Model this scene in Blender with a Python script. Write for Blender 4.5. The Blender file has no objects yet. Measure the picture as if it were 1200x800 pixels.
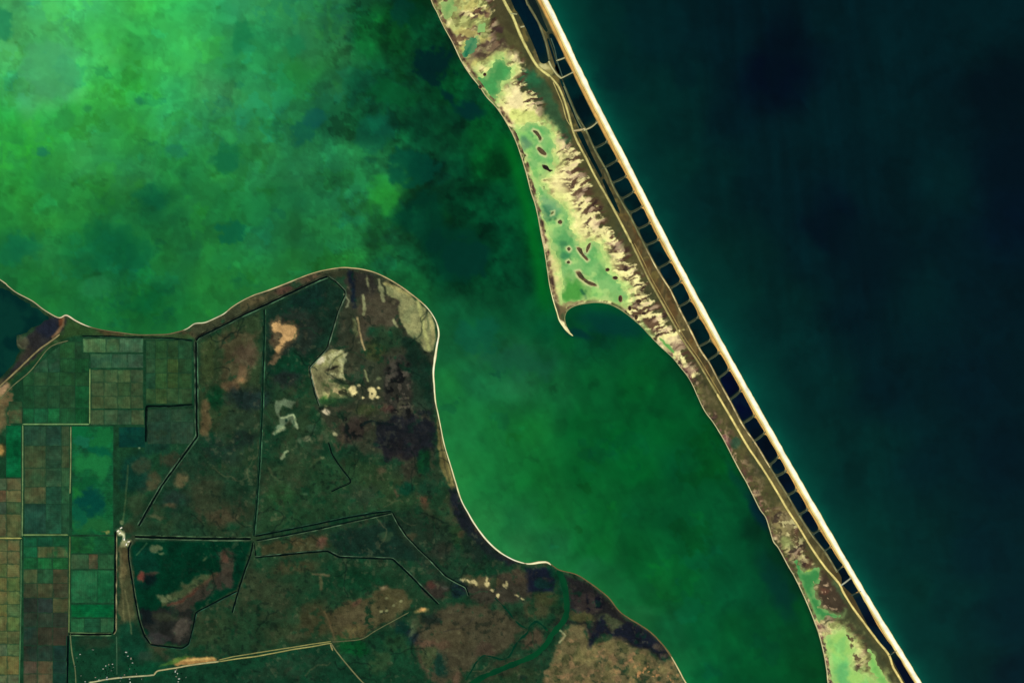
import bpy, math, random
import numpy as np
from mathutils import Vector

# ------------------------------------------------------------------ camera, sky, sun, exposure
SC = bpy.context.scene
COL = SC.collection
S = 10.0                                    # metres per map unit

cam_d = bpy.data.cameras.new("camera")
cam = bpy.data.objects.new("camera", cam_d)
COL.objects.link(cam)
cam.location = (0, 0, 20000.0)
cam_d.sensor_width = 36.0
cam_d.lens = 60.0
cam_d.clip_start = 10.0
cam_d.clip_end = 200000.0
SC.camera = cam

SUN_EL, SUN_AZ = math.radians(48), math.radians(140)
W = bpy.data.worlds.new("World")
SC.world = W
W.use_nodes = True
nt = W.node_tree
nt.nodes.clear()
sky = nt.nodes.new("ShaderNodeTexSky")
sky.sky_type = 'NISHITA'
sky.sun_disc = False
sky.sun_elevation = SUN_EL
sky.sun_rotation = SUN_AZ
bg = nt.nodes.new("ShaderNodeBackground")
bg.inputs[1].default_value = 0.06
wo = nt.nodes.new("ShaderNodeOutputWorld")
nt.links.new(sky.outputs[0], bg.inputs[0])
nt.links.new(bg.outputs[0], wo.inputs[0])

sd_ = bpy.data.lights.new("sun", 'SUN')
sd_.energy = 4.2
sd_.angle = math.radians(0.5)
sd_.color = (1.0, 0.96, 0.90)
sun = bpy.data.objects.new("sun", sd_)
COL.objects.link(sun)
d = Vector((math.sin(SUN_AZ) * math.cos(SUN_EL), math.cos(SUN_AZ) * math.cos(SUN_EL), math.sin(SUN_EL)))
sun.rotation_euler = d.to_track_quat('Z', 'Y').to_euler()

SC.view_settings.view_transform = 'Standard'
SC.view_settings.look = 'None'
SC.view_settings.exposure = 0.45
SC.view_settings.gamma = 1.0
# how bright a white sheet lying on the ground comes out (R, G, B): turns map colours into base colours
KW = np.array([1.55, 1.55, 1.565])

# ------------------------------------------------------------------ numeric helpers
RNG = np.random.RandomState(11)
random.seed(5)

def vnoise(X, Y, scale, seed):
    r = np.random.RandomState(seed)
    L = r.rand(257, 257).astype(np.float32)
    u = np.asarray(X, dtype=np.float64) / scale + 1000.37
    v = np.asarray(Y, dtype=np.float64) / scale + 1000.73
    iu = np.floor(u).astype(np.int64); iv = np.floor(v).astype(np.int64)
    fu = (u - iu); fv = (v - iv)
    fu = fu * fu * (3 - 2 * fu); fv = fv * fv * (3 - 2 * fv)
    iu %= 256; iv %= 256
    a = L[iu, iv]; b = L[iu + 1, iv]; c = L[iu, iv + 1]; e = L[iu + 1, iv + 1]
    return (a * (1 - fu) + b * fu) * (1 - fv) + (c * (1 - fu) + e * fu) * fv

def fbm(X, Y, scale, seed, octv=4, rough=0.5):
    t = 0; amp = 1.0; n = 0
    cs, sn = math.cos(0.6), math.sin(0.6)
    for o in range(octv):
        t = t + amp * vnoise(X, Y, scale, seed * 17 + o)
        n += amp
        amp *= rough; scale *= 0.5
        X, Y = X * cs - Y * sn, X * sn + Y * cs
    return t / n * 2 - 1                     # about -1 .. 1, mostly within +-0.6

def sstep(a, b, x):
    t = np.clip((x - a) / (b - a), 0, 1)
    return t * t * (3 - 2 * t)

def seg_dist(pts, X, Y, closed):
    P = np.array(pts, dtype=np.float64)
    Q = np.roll(P, -1, axis=0)
    if not closed:
        P, Q = P[:-1], Q[:-1]
    best = np.full(X.shape, 1e18)
    for (ax, ay), (bx, by) in zip(P, Q):
        dx, dy = bx - ax, by - ay
        l2 = dx * dx + dy * dy + 1e-12
        t = np.clip(((X - ax) * dx + (Y - ay) * dy) / l2, 0, 1)
        dd = (X - ax - t * dx) ** 2 + (Y - ay - t * dy) ** 2
        np.minimum(best, dd, out=best)
    return np.sqrt(best)

def poly_sdf(pts, X, Y):
    """signed distance, positive inside"""
    P = np.array(pts, dtype=np.float64)
    Q = np.roll(P, -1, axis=0)
    ins = np.zeros(X.shape, dtype=bool)
    for (ax, ay), (bx, by) in zip(P, Q):
        if ay == by:
            continue
        c = (ay > Y) != (by > Y)
        ins ^= c & (X < (bx - ax) * (Y - ay) / (by - ay) + ax)
    dd = seg_dist(pts, X, Y, True)
    return np.where(ins, dd, -dd)

def smooth(pts, step=1.5, closed=False):
    """Catmull-Rom through the points, resampled evenly"""
    P = np.array(pts, dtype=np.float64)
    if len(P) < 3:
        n = max(2, int(np.hypot(*(P[1] - P[0])) / step) + 1)
        t = np.linspace(0, 1, n)[:, None]
        return P[0] * (1 - t) + P[1] * t
    if closed:
        E = np.vstack([P[-1], P, P[0], P[1]])
    else:
        E = np.vstack([2 * P[0] - P[1], P, 2 * P[-1] - P[-2]])
    out = []
    for i in range(1, len(E) - 2):
        p0, p1, p2, p3 = E[i - 1], E[i], E[i + 1], E[i + 2]
        n = max(2, int(np.hypot(*(p2 - p1)) / (step * 0.5)))
        t = np.linspace(0, 1, n, endpoint=False)[:, None]
        out.append(0.5 * ((2 * p1) + (-p0 + p2) * t + (2 * p0 - 5 * p1 + 4 * p2 - p3) * t ** 2 + (-p0 + 3 * p1 - 3 * p2 + p3) * t ** 3))
    if not closed:
        out.append(P[-1:])
    D = np.vstack(out)
    if closed:
        D = np.vstack([D, D[:1]])
    s = np.concatenate([[0], np.cumsum(np.hypot(*np.diff(D, axis=0).T))])
    n = max(3, int(s[-1] / step) + 1)
    q = np.linspace(0, s[-1], n)
    R = np.stack([np.interp(q, s, D[:, 0]), np.interp(q, s, D[:, 1])], 1)
    return R[:-1] if closed else R

def straight(pts, step=2.0):
    """straight legs, only the corners eased"""
    P = [np.array(p, dtype=float) for p in pts]
    out = [P[0]]
    for a, b, c in zip(P[:-2], P[1:-1], P[2:]):
        e = min(3.0, np.hypot(*(b - a)) * 0.4, np.hypot(*(c - b)) * 0.4)
        out += [b + (a - b) / np.hypot(*(a - b)) * e, b * 0.7 + (b + (a - b) / np.hypot(*(a - b)) * e) * 0.15 + (b + (c - b) / np.hypot(*(c - b)) * e) * 0.15, b + (c - b) / np.hypot(*(c - b)) * e]
    out.append(P[-1])
    D = np.array(out)
    s = np.concatenate([[0], np.cumsum(np.hypot(*np.diff(D, axis=0).T))])
    q = np.linspace(0, s[-1], max(2, int(s[-1] / step) + 1))
    q = np.unique(np.concatenate([q, s]))
    return np.stack([np.interp(q, s, D[:, 0]), np.interp(q, s, D[:, 1])], 1)

def rgb(c):
    return np.array(c, dtype=np.float64) / 255.0

def to_base(c):
    """map colour (display) -> base colour (linear)"""
    c = np.clip(c, 0, 1)
    lin = np.where(c <= 0.04045, c / 12.92, ((c + 0.055) / 1.055) ** 2.4)
    return np.clip(lin / KW, 0.0004, 0.86)

# ------------------------------------------------------------------ materials
def make_mat(name, rough=0.9, spec=0.2, grain=0.12, gscale=0.05, gscale2=0.012, bump=0.0):
    m = bpy.data.materials.new(name)
    m.use_nodes = True
    t = m.node_tree
    b = t.nodes["Principled BSDF"]
    b.inputs["Roughness"].default_value = rough
    b.inputs["Specular IOR Level"].default_value = spec
    at = t.nodes.new("ShaderNodeAttribute"); at.attribute_name = "Col"
    geo = t.nodes.new("ShaderNodeNewGeometry")
    mix_prev = at.outputs["Color"]
    for sc, amt in ((gscale, grain), (gscale2, grain * 0.8)):
        n = t.nodes.new("ShaderNodeTexNoise")
        n.inputs["Scale"].default_value = sc
        n.inputs["Detail"].default_value = 3.0
        t.links.new(geo.outputs["Position"], n.inputs["Vector"])
        r = t.nodes.new("ShaderNodeMapRange")
        r.inputs["From Min"].default_value = 0.25; r.inputs["From Max"].default_value = 0.75
        r.inputs["To Min"].default_value = 1 - amt; r.inputs["To Max"].default_value = 1 + amt
        t.links.new(n.outputs["Fac"], r.inputs["Value"])
        v = t.nodes.new("ShaderNodeVectorMath"); v.operation = 'SCALE'
        t.links.new(mix_prev, v.inputs[0]); t.links.new(r.outputs["Result"], v.inputs["Scale"])
        mix_prev = v.outputs["Vector"]
    t.links.new(mix_prev, b.inputs["Base Color"])
    if bump:
        n = t.nodes.new("ShaderNodeTexNoise"); n.inputs["Scale"].default_value = gscale * 1.6
        n.inputs["Detail"].default_value = 4
        t.links.new(geo.outputs["Position"], n.inputs["Vector"])
        bp = t.nodes.new("ShaderNodeBump"); bp.inputs["Strength"].default_value = 0.6; bp.inputs["Distance"].default_value = bump
        t.links.new(n.outputs["Fac"], bp.inputs["Height"]); t.links.new(bp.outputs["Normal"], b.inputs["Normal"])
    return m

M_SOIL = make_mat("marsh_soil", 0.95, 0.02, 0.22, 0.06, 0.013, 2.0)
M_CROP = make_mat("crop_cover", 0.95, 0.02, 0.14, 0.08, 0.016, 0.8)
M_SAND = make_mat("dry_sand", 0.95, 0.03, 0.06, 0.05, 0.012, 0.8)
M_WATER = make_mat("turbid_water", 0.12, 0.08, 0.05, 0.010, 0.0035)
M_BRINE = make_mat("dark_still_water", 0.10, 0.08, 0.10, 0.02, 0.006)
M_SHALLOW = make_mat("shallow_water", 0.15, 0.06, 0.07, 0.03, 0.008)
M_TRACK = make_mat("packed_earth", 0.95, 0.03, 0.18, 0.05, 0.012, 0.8)
M_LEAF = make_mat("tree_leaves", 0.85, 0.10, 0.3, 0.3, 0.08)
M_HOUSE = make_mat("plaster_and_tile", 0.85, 0.2, 0.08, 0.4, 0.1)

# ------------------------------------------------------------------ object helpers
def props(o, label=None, cat=None, group=None, kind=None):
    if label: o["label"] = label
    if cat: o["category"] = cat
    if group: o["group"] = group
    if kind: o["kind"] = kind
    return o

def wx(p):
    """map units -> world metres"""
    p = np.asarray(p, dtype=np.float64)
    return np.stack([(p[..., 0] - 600.0) * S, (400.0 - p[..., 1]) * S], -1)

def link_mesh(name, V, F, C, mat, parent=None, origin=None, shade=False):
    """V (n,3) metres, F (m,4) or list of faces, C (n,3) map colours 0..1"""
    V = np.asarray(V, dtype=np.float64)
    if origin is not None:
        V = V - np.asarray(origin)
    me = bpy.data.meshes.new(name)
    if isinstance(F, np.ndarray):
        k = F.shape[1]
        me.vertices.add(len(V)); me.vertices.foreach_set("co", V.astype(np.float32).ravel())
        me.loops.add(F.size); me.loops.foreach_set("vertex_index", F.astype(np.int32).ravel())
        me.polygons.add(len(F)); me.polygons.foreach_set("loop_start", np.arange(0, F.size, k, dtype=np.int32))
        me.update(calc_edges=True)
    else:
        me.from_pydata([tuple(v) for v in V], [], [tuple(f) for f in F])
        me.update()
    at = me.color_attributes.new("Col", 'FLOAT_COLOR', 'POINT')
    full = np.ones((len(V), 4), dtype=np.float32)
    full[:, :3] = to_base(np.broadcast_to(C, (len(V), 3)))
    at.data.foreach_set("color", full.ravel())
    me.materials.append(mat)
    o = bpy.data.objects.new(name, me)
    COL.objects.link(o)
    if parent is not None:
        o.parent = parent
        if origin is None:
            o.location = -Vector(parent.location)
    elif origin is not None:
        o.location = tuple(origin)
    return o

def quads(nr, nc, keep=None):
    i = np.arange(nr * nc).reshape(nr, nc)
    F = np.stack([i[:-1, :-1], i[1:, :-1], i[1:, 1:], i[:-1, 1:]], -1)
    return F[keep] if keep is not None else F.reshape(-1, 4)

def compact(V, F, C):
    used = np.unique(F)
    m = np.zeros(len(V), dtype=np.int64); m[used] = np.arange(len(used))
    return V[used], m[F], C[used]

def thing(name, label, cat, at=(0, 0), z=0.0, group=None):
    o = bpy.data.objects.new(name, None)
    COL.objects.link(o)
    p = wx(np.array(at, dtype=float))
    o.location = (p[0], p[1], z)
    return props(o, label, cat, group)

class Grid:
    def __init__(g, x0, x1, y0, y1, step, col, seed):
        xs = np.arange(x0, x1 + step * .5, step); ys = np.arange(y0, y1 + step * .5, step)
        g.X, g.Y = np.meshgrid(xs, ys)           # rows: y
        g.x0, g.y0, g.step = x0, y0, step
        g.C = np.empty(g.X.shape + (3,)); g.C[:] = rgb(col)
        g.seed = seed
        g.w = {}
    def warp(g, sc):
        if sc not in g.w:
            g.w[sc] = (fbm(g.X, g.Y, sc, g.seed + int(sc * 10), 4, 0.55), fbm(g.X, g.Y, sc, g.seed + int(sc * 10) + 500, 4, 0.55))
        return g.w[sc]
    def box(g, pts, pad):
        P = np.array(pts, dtype=float)
        c0 = max(0, int((P[:, 0].min() - pad - g.x0) / g.step)); c1 = min(g.X.shape[1], int((P[:, 0].max() + pad - g.x0) / g.step) + 2)
        r0 = max(0, int((P[:, 1].min() - pad - g.y0) / g.step)); r1 = min(g.X.shape[0], int((P[:, 1].max() + pad - g.y0) / g.step) + 2)
        return (slice(r0, max(r0, r1)), slice(c0, max(c0, c1)))
    def mask_poly(g, pts, soft=2.0, warp=3.0, sc=12.0):
        b = g.box(pts, warp * 2 + soft * 2 + 2)
        wx_, wy_ = g.warp(sc)
        f = poly_sdf(pts, g.X[b] + wx_[b] * warp * 1.6, g.Y[b] + wy_[b] * warp * 1.6)
        return b, sstep(-soft, soft, f)
    def mix(g, b, a, col):
        a = a[..., None]
        g.C[b] = g.C[b] * (1 - a) + rgb(col) * a
    def poly(g, pts, col, soft=2.0, warp=3.0, sc=12.0, amt=1.0):
        b, a = g.mask_poly(pts, soft, warp, sc)
        g.mix(b, a * amt, col)
    def ell(g, cx, cy, rx, ry, col, ang=0, soft=None, warp=None, sc=12.0, amt=1.0):
        R = max(rx, ry)
        if soft is None: soft = min(rx, ry) * 0.45
        if warp is None: warp = min(rx, ry) * 0.5
        b = g.box([(cx - R, cy - R), (cx + R, cy + R)], warp * 2 + soft * 2 + 2)
        wx_, wy_ = g.warp(sc)
        x = g.X[b] + wx_[b] * warp * 1.6 - cx; y = g.Y[b] + wy_[b] * warp * 1.6 - cy
        ca, sa = math.cos(math.radians(ang)), math.sin(math.radians(ang))
        u = x * ca + y * sa; v = -x * sa + y * ca
        f = (1 - np.sqrt((u / rx) ** 2 + (v / ry) ** 2)) * min(rx, ry)
        g.mix(b, sstep(-soft, soft, f) * amt, col)
    def line(g, pts, w, col, soft=0.8, warp=0.5, sc=12.0, amt=1.0):
        b = g.box(pts, w + warp * 2 + soft * 2 + 2)
        wx_, wy_ = g.warp(sc)
        f = w * .5 - seg_dist(pts, g.X[b] + wx_[b] * warp * 1.6, g.Y[b] + wy_[b] * warp * 1.6, False)
        g.mix(b, sstep(-soft, soft, f) * amt, col)
    def speckle(g, pts, col, sc=5.0, lo=0.1, hi=0.35, amt=1.0, seed=0, soft=4.0, warp=4.0, stretch=None):
        b, a = g.mask_poly(pts, soft, warp)
        X, Y = g.X[b], g.Y[b]
        if stretch:
            ang, k = math.radians(stretch[0]), stretch[1]
            X, Y = (X * math.cos(ang) + Y * math.sin(ang)) / k, -X * math.sin(ang) + Y * math.cos(ang)
        n = fbm(X, Y, sc, g.seed + 900 + seed, 3)
        g.mix(b, a * sstep(lo, hi, n) * amt, col)
    def build(g, name, Z, keep, mat):
        P = wx(np.stack([g.X, g.Y], -1))
        V = np.concatenate([P, Z[..., None]], -1).reshape(-1, 3)
        nr, nc = g.X.shape
        k = keep[:-1, :-1] | keep[1:, :-1] | keep[1:, 1:] | keep[:-1, 1:]
        V, F, C = compact(V, quads(nr, nc, k), g.C.reshape(-1, 3))
        return link_mesh(name, V, F, C, mat)

def ribbon(name, line, width, prof, mat, parent=None, jitter=0.12, shade=0.10, seed=1, taper=True):
    """line (n,2) map units; width in map units (number or per-point);
    prof: list of (offset -1..1 across, height m, colour)"""
    L = np.asarray(line, dtype=np.float64)
    T = np.gradient(L, axis=0); T /= np.hypot(T[:, 0], T[:, 1])[:, None] + 1e-9
    N = np.stack([-T[:, 1], T[:, 0]], 1)
    n = len(L)
    w = np.broadcast_to(np.asarray(width, dtype=float), (n,)).copy()
    s = np.concatenate([[0], np.cumsum(np.hypot(*np.diff(L, axis=0).T))])
    w *= 1 + jitter * 2 * fbm(s, s * 0, 9.0, seed, 3)
    if taper:
        w *= np.clip(np.minimum(s, s[-1] - s) / 1.2, 0.35, 1)
    V, C = [], []
    for off, z, c in prof:
        e = off + jitter * 0.8 * fbm(s, s * 0 + off * 7, 5.0, seed + 7, 3) * (abs(off) > .01)
        p = wx(L + N * (w * .5 * e)[:, None])
        V.append(np.concatenate([p, np.full((n, 1), z)], 1))
        k = 1 + shade * 2 * fbm(s, s * 0 + off * 5, 6.0, seed + 3, 3)
        C.append(rgb(c)[None, :] * k[:, None])
    V = np.stack(V, 1).reshape(-1, 3); C = np.stack(C, 1).reshape(-1, 3)
    return link_mesh(name, V, quads(n, len(prof))[:, ::-1], C, mat, parent)

def sheet(name, outline, z, col, mat, parent=None, var=0.08, seed=3, step=2.5, tint=None, rim=None):
    """flat polygon: fan of rings from its outline to its middle so that colour can vary inside"""
    P = np.asarray(outline, dtype=float)
    c = P.mean(0)
    rings = [1.0, 0.86, 0.6, 0.3]
    n = len(P)
    pts = np.concatenate([c + (P - c) * r for r in rings] + [c[None]], 0)
    F = []
    for k in range(len(rings) - 1):
        for i in range(n):
            j = (i + 1) % n
            F.append((k * n + i, k * n + j, (k + 1) * n + j, (k + 1) * n + i))
    last = (len(rings) - 1) * n
    for i in range(n):
        F.append((last + i, last + (i + 1) % n, len(pts) - 1))
    f = fbm(pts[:, 0], pts[:, 1], 14.0, seed, 3)
    C = rgb(col)[None] * (1 + var * 2 * f)[:, None]
    if tint is not None:
        t = sstep(-.2, .4, fbm(pts[:, 0], pts[:, 1], 20.0, seed + 5, 2))[:, None]
        C = C * (1 - t) + rgb(tint) * t
    if rim is not None:
        C[:n] = rgb(rim)
    w = wx(pts)
    V = np.concatenate([w, np.full((len(w), 1), z)], 1)
    # keep faces pointing up
    a = P; area = np.sum(a[:, 0] * np.roll(a[:, 1], -1) - np.roll(a[:, 0], -1) * a[:, 1])
    if area > 0:
        F = [f_[::-1] for f_ in F]
    return link_mesh(name, V, F, C, mat, parent)

# ================================================================== coastlines (map units)
MAIN = [(-110, 260), (-60, 290), (0, 327), (10, 335), (20, 342.5), (38, 352), (50, 361), (62, 368.5), (70, 371.5), (78, 368.5), (90, 375.5), (104, 382), (120, 386), (140, 389),
        (160, 391.5), (180, 391.5), (195, 391), (205, 389), (218, 385), (228, 378.5), (240, 377), (252, 372), (262, 367), (272, 359), (285, 351), (298, 345), (310, 341), (330, 333.5),
        (350, 325.5), (365, 320), (380, 316), (400, 313), (412, 313.5), (425, 315), (440, 319), (455, 326), (470, 335), (485, 346), (498, 357), (507, 368), (513, 380), (515, 392),
        (513, 405), (511, 420), (509, 435), (509.5, 450), (511, 470), (514, 485), (517, 500), (521, 520), (528, 543), (534, 563), (541, 585), (549, 600), (558, 615), (571, 632),
        (585, 645), (600, 654), (611, 658), (620, 659.5), (632, 657.5), (641, 657.5), (648, 662), (656, 667), (675, 672), (690, 681), (705, 692), (715, 701), (725, 714), (735, 722),
        (750, 731), (763, 740), (775, 752), (785, 765), (795, 782), (803, 797), (815, 815), (850, 870), (875, 910), (-110, 910)]
BARW = [(470, -110), (490, -50), (505, 0), (512, 15), (520, 32), (530, 50), (540, 71), (550, 87), (562, 102), (570, 114), (583, 128), (595, 147), (604, 165), (611, 185), (617, 205),
        (622, 225), (627, 240), (631, 258), (634, 275), (638, 295), (641, 315), (644, 335), (648, 352), (652, 365), (655, 375), (660, 383), (665, 389), (671, 394)]
BARW2 = [(671, 395.3), (668, 389), (664, 382), (662, 375), (662.5, 369), (666, 363), (675, 358), (688, 355.5), (700, 354.5), (712, 356), (722, 360), (733, 367), (743, 375), (752, 383), (762, 394),
         (775, 407), (788, 419), (797, 430), (805, 440), (812, 452), (818, 466), (826, 482), (835, 494), (845, 510), (852, 523), (858, 535), (866, 550), (875, 566), (882, 580), (890, 596),
         (897, 606), (901, 618), (906, 634), (912, 642), (924, 664), (930, 674), (938, 690), (947, 710), (955, 730), (960, 745), (965, 765), (968.5, 785), (970, 800), (975, 830), (990, 910)]
EAST = [(578, -110), (641, 0), (688, 97), (741, 200), (792, 300), (846, 400), (902, 500), (959.5, 600), (1020, 703), (1080, 800), (1148, 910)]
MAIN_S = smooth(MAIN[:-2], 2.0); MAIN_P = np.vstack([MAIN_S, MAIN[-2:]])
BW = np.vstack([smooth(BARW, 2.0), smooth(BARW2, 2.0)])
EA = smooth(EAST, 4.0)
BAR_P = np.vstack([BW, EA[::-1]])
def east_x(y): return np.interp(y, EA[:, 1], EA[:, 0])
POND_W = [(556, -110), (599, 0), (637, 62), (657, 92), (662, 101), (675, 132), (687, 152), (698, 176), (711, 199), (720, 220), (730, 238), (739, 253), (748, 271), (758, 291), (772, 317), (787, 341),
          (797, 362), (807.5, 382), (821, 409), (832, 425), (843, 446), (857, 471), (872, 499), (886, 519), (903, 547), (912, 562), (924, 581), (938, 605), (953, 628), (968, 647), (982, 670), (1000, 700), (1016.5, 733), (1042, 767), (1060, 800), (1128, 910)]
POND_E = [(571, -110), (629, 0), (671, 89), (697, 141), (709, 165), (722, 187), (732, 206), (741, 223), (758, 257), (767, 276), (783, 305), (796, 329), (808, 351), (819, 373), (833, 399), (843, 415), (853.5, 434), (867, 458),
          (883, 488), (895, 508), (911, 534), (920, 551), (932, 573), (945, 596), (959, 620), (972, 641.5), (987, 664), (1008, 697), (1027, 733), (1049, 766), (1070.5, 800), (1138, 910)]
PW = np.array(POND_W, float); PE = np.array(POND_E, float)
def pond_x(y): return np.interp(y, PW[:, 1], PW[:, 0]), np.interp(y, PE[:, 1], PE[:, 0])
ROAD_W = [(535, -110), (590, 0), (600, 18), (610, 42), (620, 62), (630, 78), (645, 90), (655, 103), (664, 126), (673, 158), (687, 186), (698, 208), (713, 234), (727, 260), (740, 285), (753, 312),
          (759, 325), (773, 350), (787, 375), (800, 398), (816, 421), (828, 441), (840, 461), (850, 478), (863, 500), (875, 521), (892, 546), (907, 570), (923, 597), (936, 617), (950, 640), (966, 663), (983, 683),
          (988, 693), (999, 711), (1013, 730), (1028, 750), (1041, 766), (1047, 782), (1057, 799), (1120, 910)]

# ================================================================== water: lagoon and sea
LAG_PTS = """0,0,62,160,86;50,0,66,178,98;100,0,66,188,100;200,0,46,165,72;300,0,46,150,92;400,0,40,138,86;440,0,14,80,66;470,5,4,62,48;495,0,2,68,30;
0,50,66,170,98;60,50,64,176,98;110,50,66,190,92;150,50,48,165,66;200,50,50,168,76;300,40,36,146,76;350,40,42,140,92;400,50,34,116,96;440,50,12,104,46;470,50,6,88,36;525,60,2,64,36;
0,100,52,156,76;40,100,70,166,100;80,100,62,176,92;120,100,52,178,76;160,100,44,168,66;200,100,46,160,80;250,100,52,146,96;300,90,38,142,78;340,80,32,140,66;390,100,28,106,96;430,100,12,90,66;460,90,10,92,50;535,90,2,80,38;
0,140,40,156,56;20,150,36,150,60;60,140,42,156,60;110,140,44,160,66;160,145,42,152,62;200,140,40,146,86;260,140,36,132,80;300,150,42,146,70;340,150,30,120,72;400,140,18,92,72;450,140,10,90,62;500,140,4,66,56;550,130,2,58,44;580,150,2,88,36;
0,200,42,160,40;30,205,36,150,46;60,200,36,136,60;100,190,44,150,76;150,190,42,148,76;200,185,34,140,64;250,190,38,146,66;300,190,34,136,84;350,200,36,136,90;400,190,34,140,86;440,190,28,126,72;490,195,4,70,50;540,190,2,66,46;575,180,2,92,40;600,190,2,76,36;
0,250,34,142,60;50,240,36,138,56;100,235,32,130,58;140,245,26,118,56;185,235,14,96,54;220,230,30,132,66;260,240,26,126,62;300,240,26,126,64;350,240,28,132,80;400,240,34,140,86;450,225,38,150,56;480,250,8,82,58;510,230,4,62,46;540,240,2,72,46;580,230,2,66,46;605,235,2,70,40;620,245,2,92,36;
0,300,26,122,56;20,290,18,108,60;50,300,36,134,64;90,300,20,112,54;140,290,12,98,54;180,300,24,120,58;220,290,24,112,58;250,300,32,136,60;300,290,28,124,70;350,290,28,122,66;400,290,30,132,74;450,280,24,112,72;480,300,16,94,64;520,285,2,50,50;550,290,2,42,52;575,270,2,62,56;600,290,2,72,56;628,290,2,96,34;
40,340,24,118,52;90,350,22,114,54;140,360,18,108,50;170,350,10,96,48;200,370,22,118,52;240,345,28,128,58;280,330,30,132,60;340,310,30,126,58;400,305,32,128,54;460,315,24,112,66;490,335,22,112,64;520,320,6,78,62;545,325,2,56,56;580,310,4,76,60;610,330,4,74,62;636,340,4,92,44;
530,360,16,96,74;560,370,12,88,74;600,360,8,80,66;640,380,4,84,54;660,398,6,92,50;
525,410,22,104,76;560,410,26,96,80;600,405,22,92,82;640,410,16,88,70;680,400,6,78,60;690,372,4,76,60;720,378,2,66,56;740,385,2,68,56;700,390,2,56,50;675,375,2,60,54;760,420,4,86,46;790,430,4,78,44;
525,460,28,120,66;560,450,26,110,74;600,450,32,112,74;650,450,20,108,64;700,440,8,96,52;750,450,4,90,40;800,460,2,84,44;
530,510,30,122,70;570,510,24,116,62;620,510,20,116,56;680,500,6,98,48;730,510,2,94,34;780,500,2,86,42;830,510,2,82,40;
545,560,34,128,70;590,560,24,114,62;640,560,16,110,52;690,560,6,92,42;740,560,2,90,36;790,550,2,82,48;850,560,2,84,40;875,580,2,72,44;
565,610,38,130,74;610,610,26,112,66;650,600,18,108,54;700,610,8,98,48;750,610,6,88,48;800,610,4,84,48;850,600,4,84,50;885,610,0,44,50;
610,645,40,126,76;650,640,26,110,68;700,650,10,100,44;750,650,6,92,46;800,640,4,92,50;850,650,4,86,54;885,650,0,66,48;905,650,0,50,46;
690,675,22,104,64;720,690,18,104,60;760,700,10,94,48;800,690,4,90,50;850,690,4,86,54;890,690,2,70,50;915,690,0,56,44;935,710,0,74,38;
745,720,26,108,66;780,740,14,98,62;820,740,4,88,52;860,740,4,88,48;900,740,2,76,44;940,740,0,72,40;
800,770,14,98,60;830,790,4,86,52;880,790,2,80,44;930,790,0,76,40;960,790,0,72,36"""
SEA_PTS = """680,20,0,74,64;655,5,0,84,70;720,20,0,50,50;760,20,0,36,44;800,30,2,30,38;880,40,0,27,36;912,50,0,14,28;900,90,0,12,30;860,60,0,29,38;960,30,0,30,38;1050,60,2,32,40;1150,40,2,32,40;
1170,110,0,18,28;1190,200,0,18,30;715,90,0,38,44;700,100,0,62,58;760,100,0,50,52;745,140,0,64,58;790,150,0,40,44;850,150,0,28,38;950,150,2,32,40;1050,150,2,33,42;
780,200,0,62,58;830,210,0,38,44;900,230,0,30,38;965,265,0,16,30;1020,220,0,28,36;1100,220,2,35,44;1190,250,0,20,38;830,300,0,64,58;880,300,0,40,44;940,300,0,32,40;
1020,320,0,22,32;1100,300,0,27,36;1080,340,0,35,44;860,350,0,72,64;920,350,0,43,48;1000,370,0,26,36;1180,350,0,26,36;900,440,0,74,66;960,440,0,46,50;1040,450,0,30,40;
1150,450,0,27,38;960,540,0,72,64;1020,540,0,50,52;1100,540,0,33,44;1180,540,0,25,36;1010,620,0,72,64;1070,620,0,50,54;1150,640,0,33,46;1060,700,0,70,62;1110,700,0,50,55;
1180,710,0,32,44;1100,780,0,67,62;1150,780,0,45,52;1195,790,0,30,44"""
def parse(t): return np.array([[float(v) for v in r.split(",")] for r in t.replace("\n", "").split(";") if r.strip()])

def idw(X, Y, P, p):
    num = np.zeros(X.shape + (3,)); den = np.zeros(X.shape)
    for x, y, r, g, b in P:
        w = 1.0 / ((X - x) ** 2 + (Y - y) ** 2 + 60.0) ** (p / 2)
        den += w
        num += w[..., None] * np.array([r, g, b]) / 255.0
    return num / den[..., None]

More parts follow.
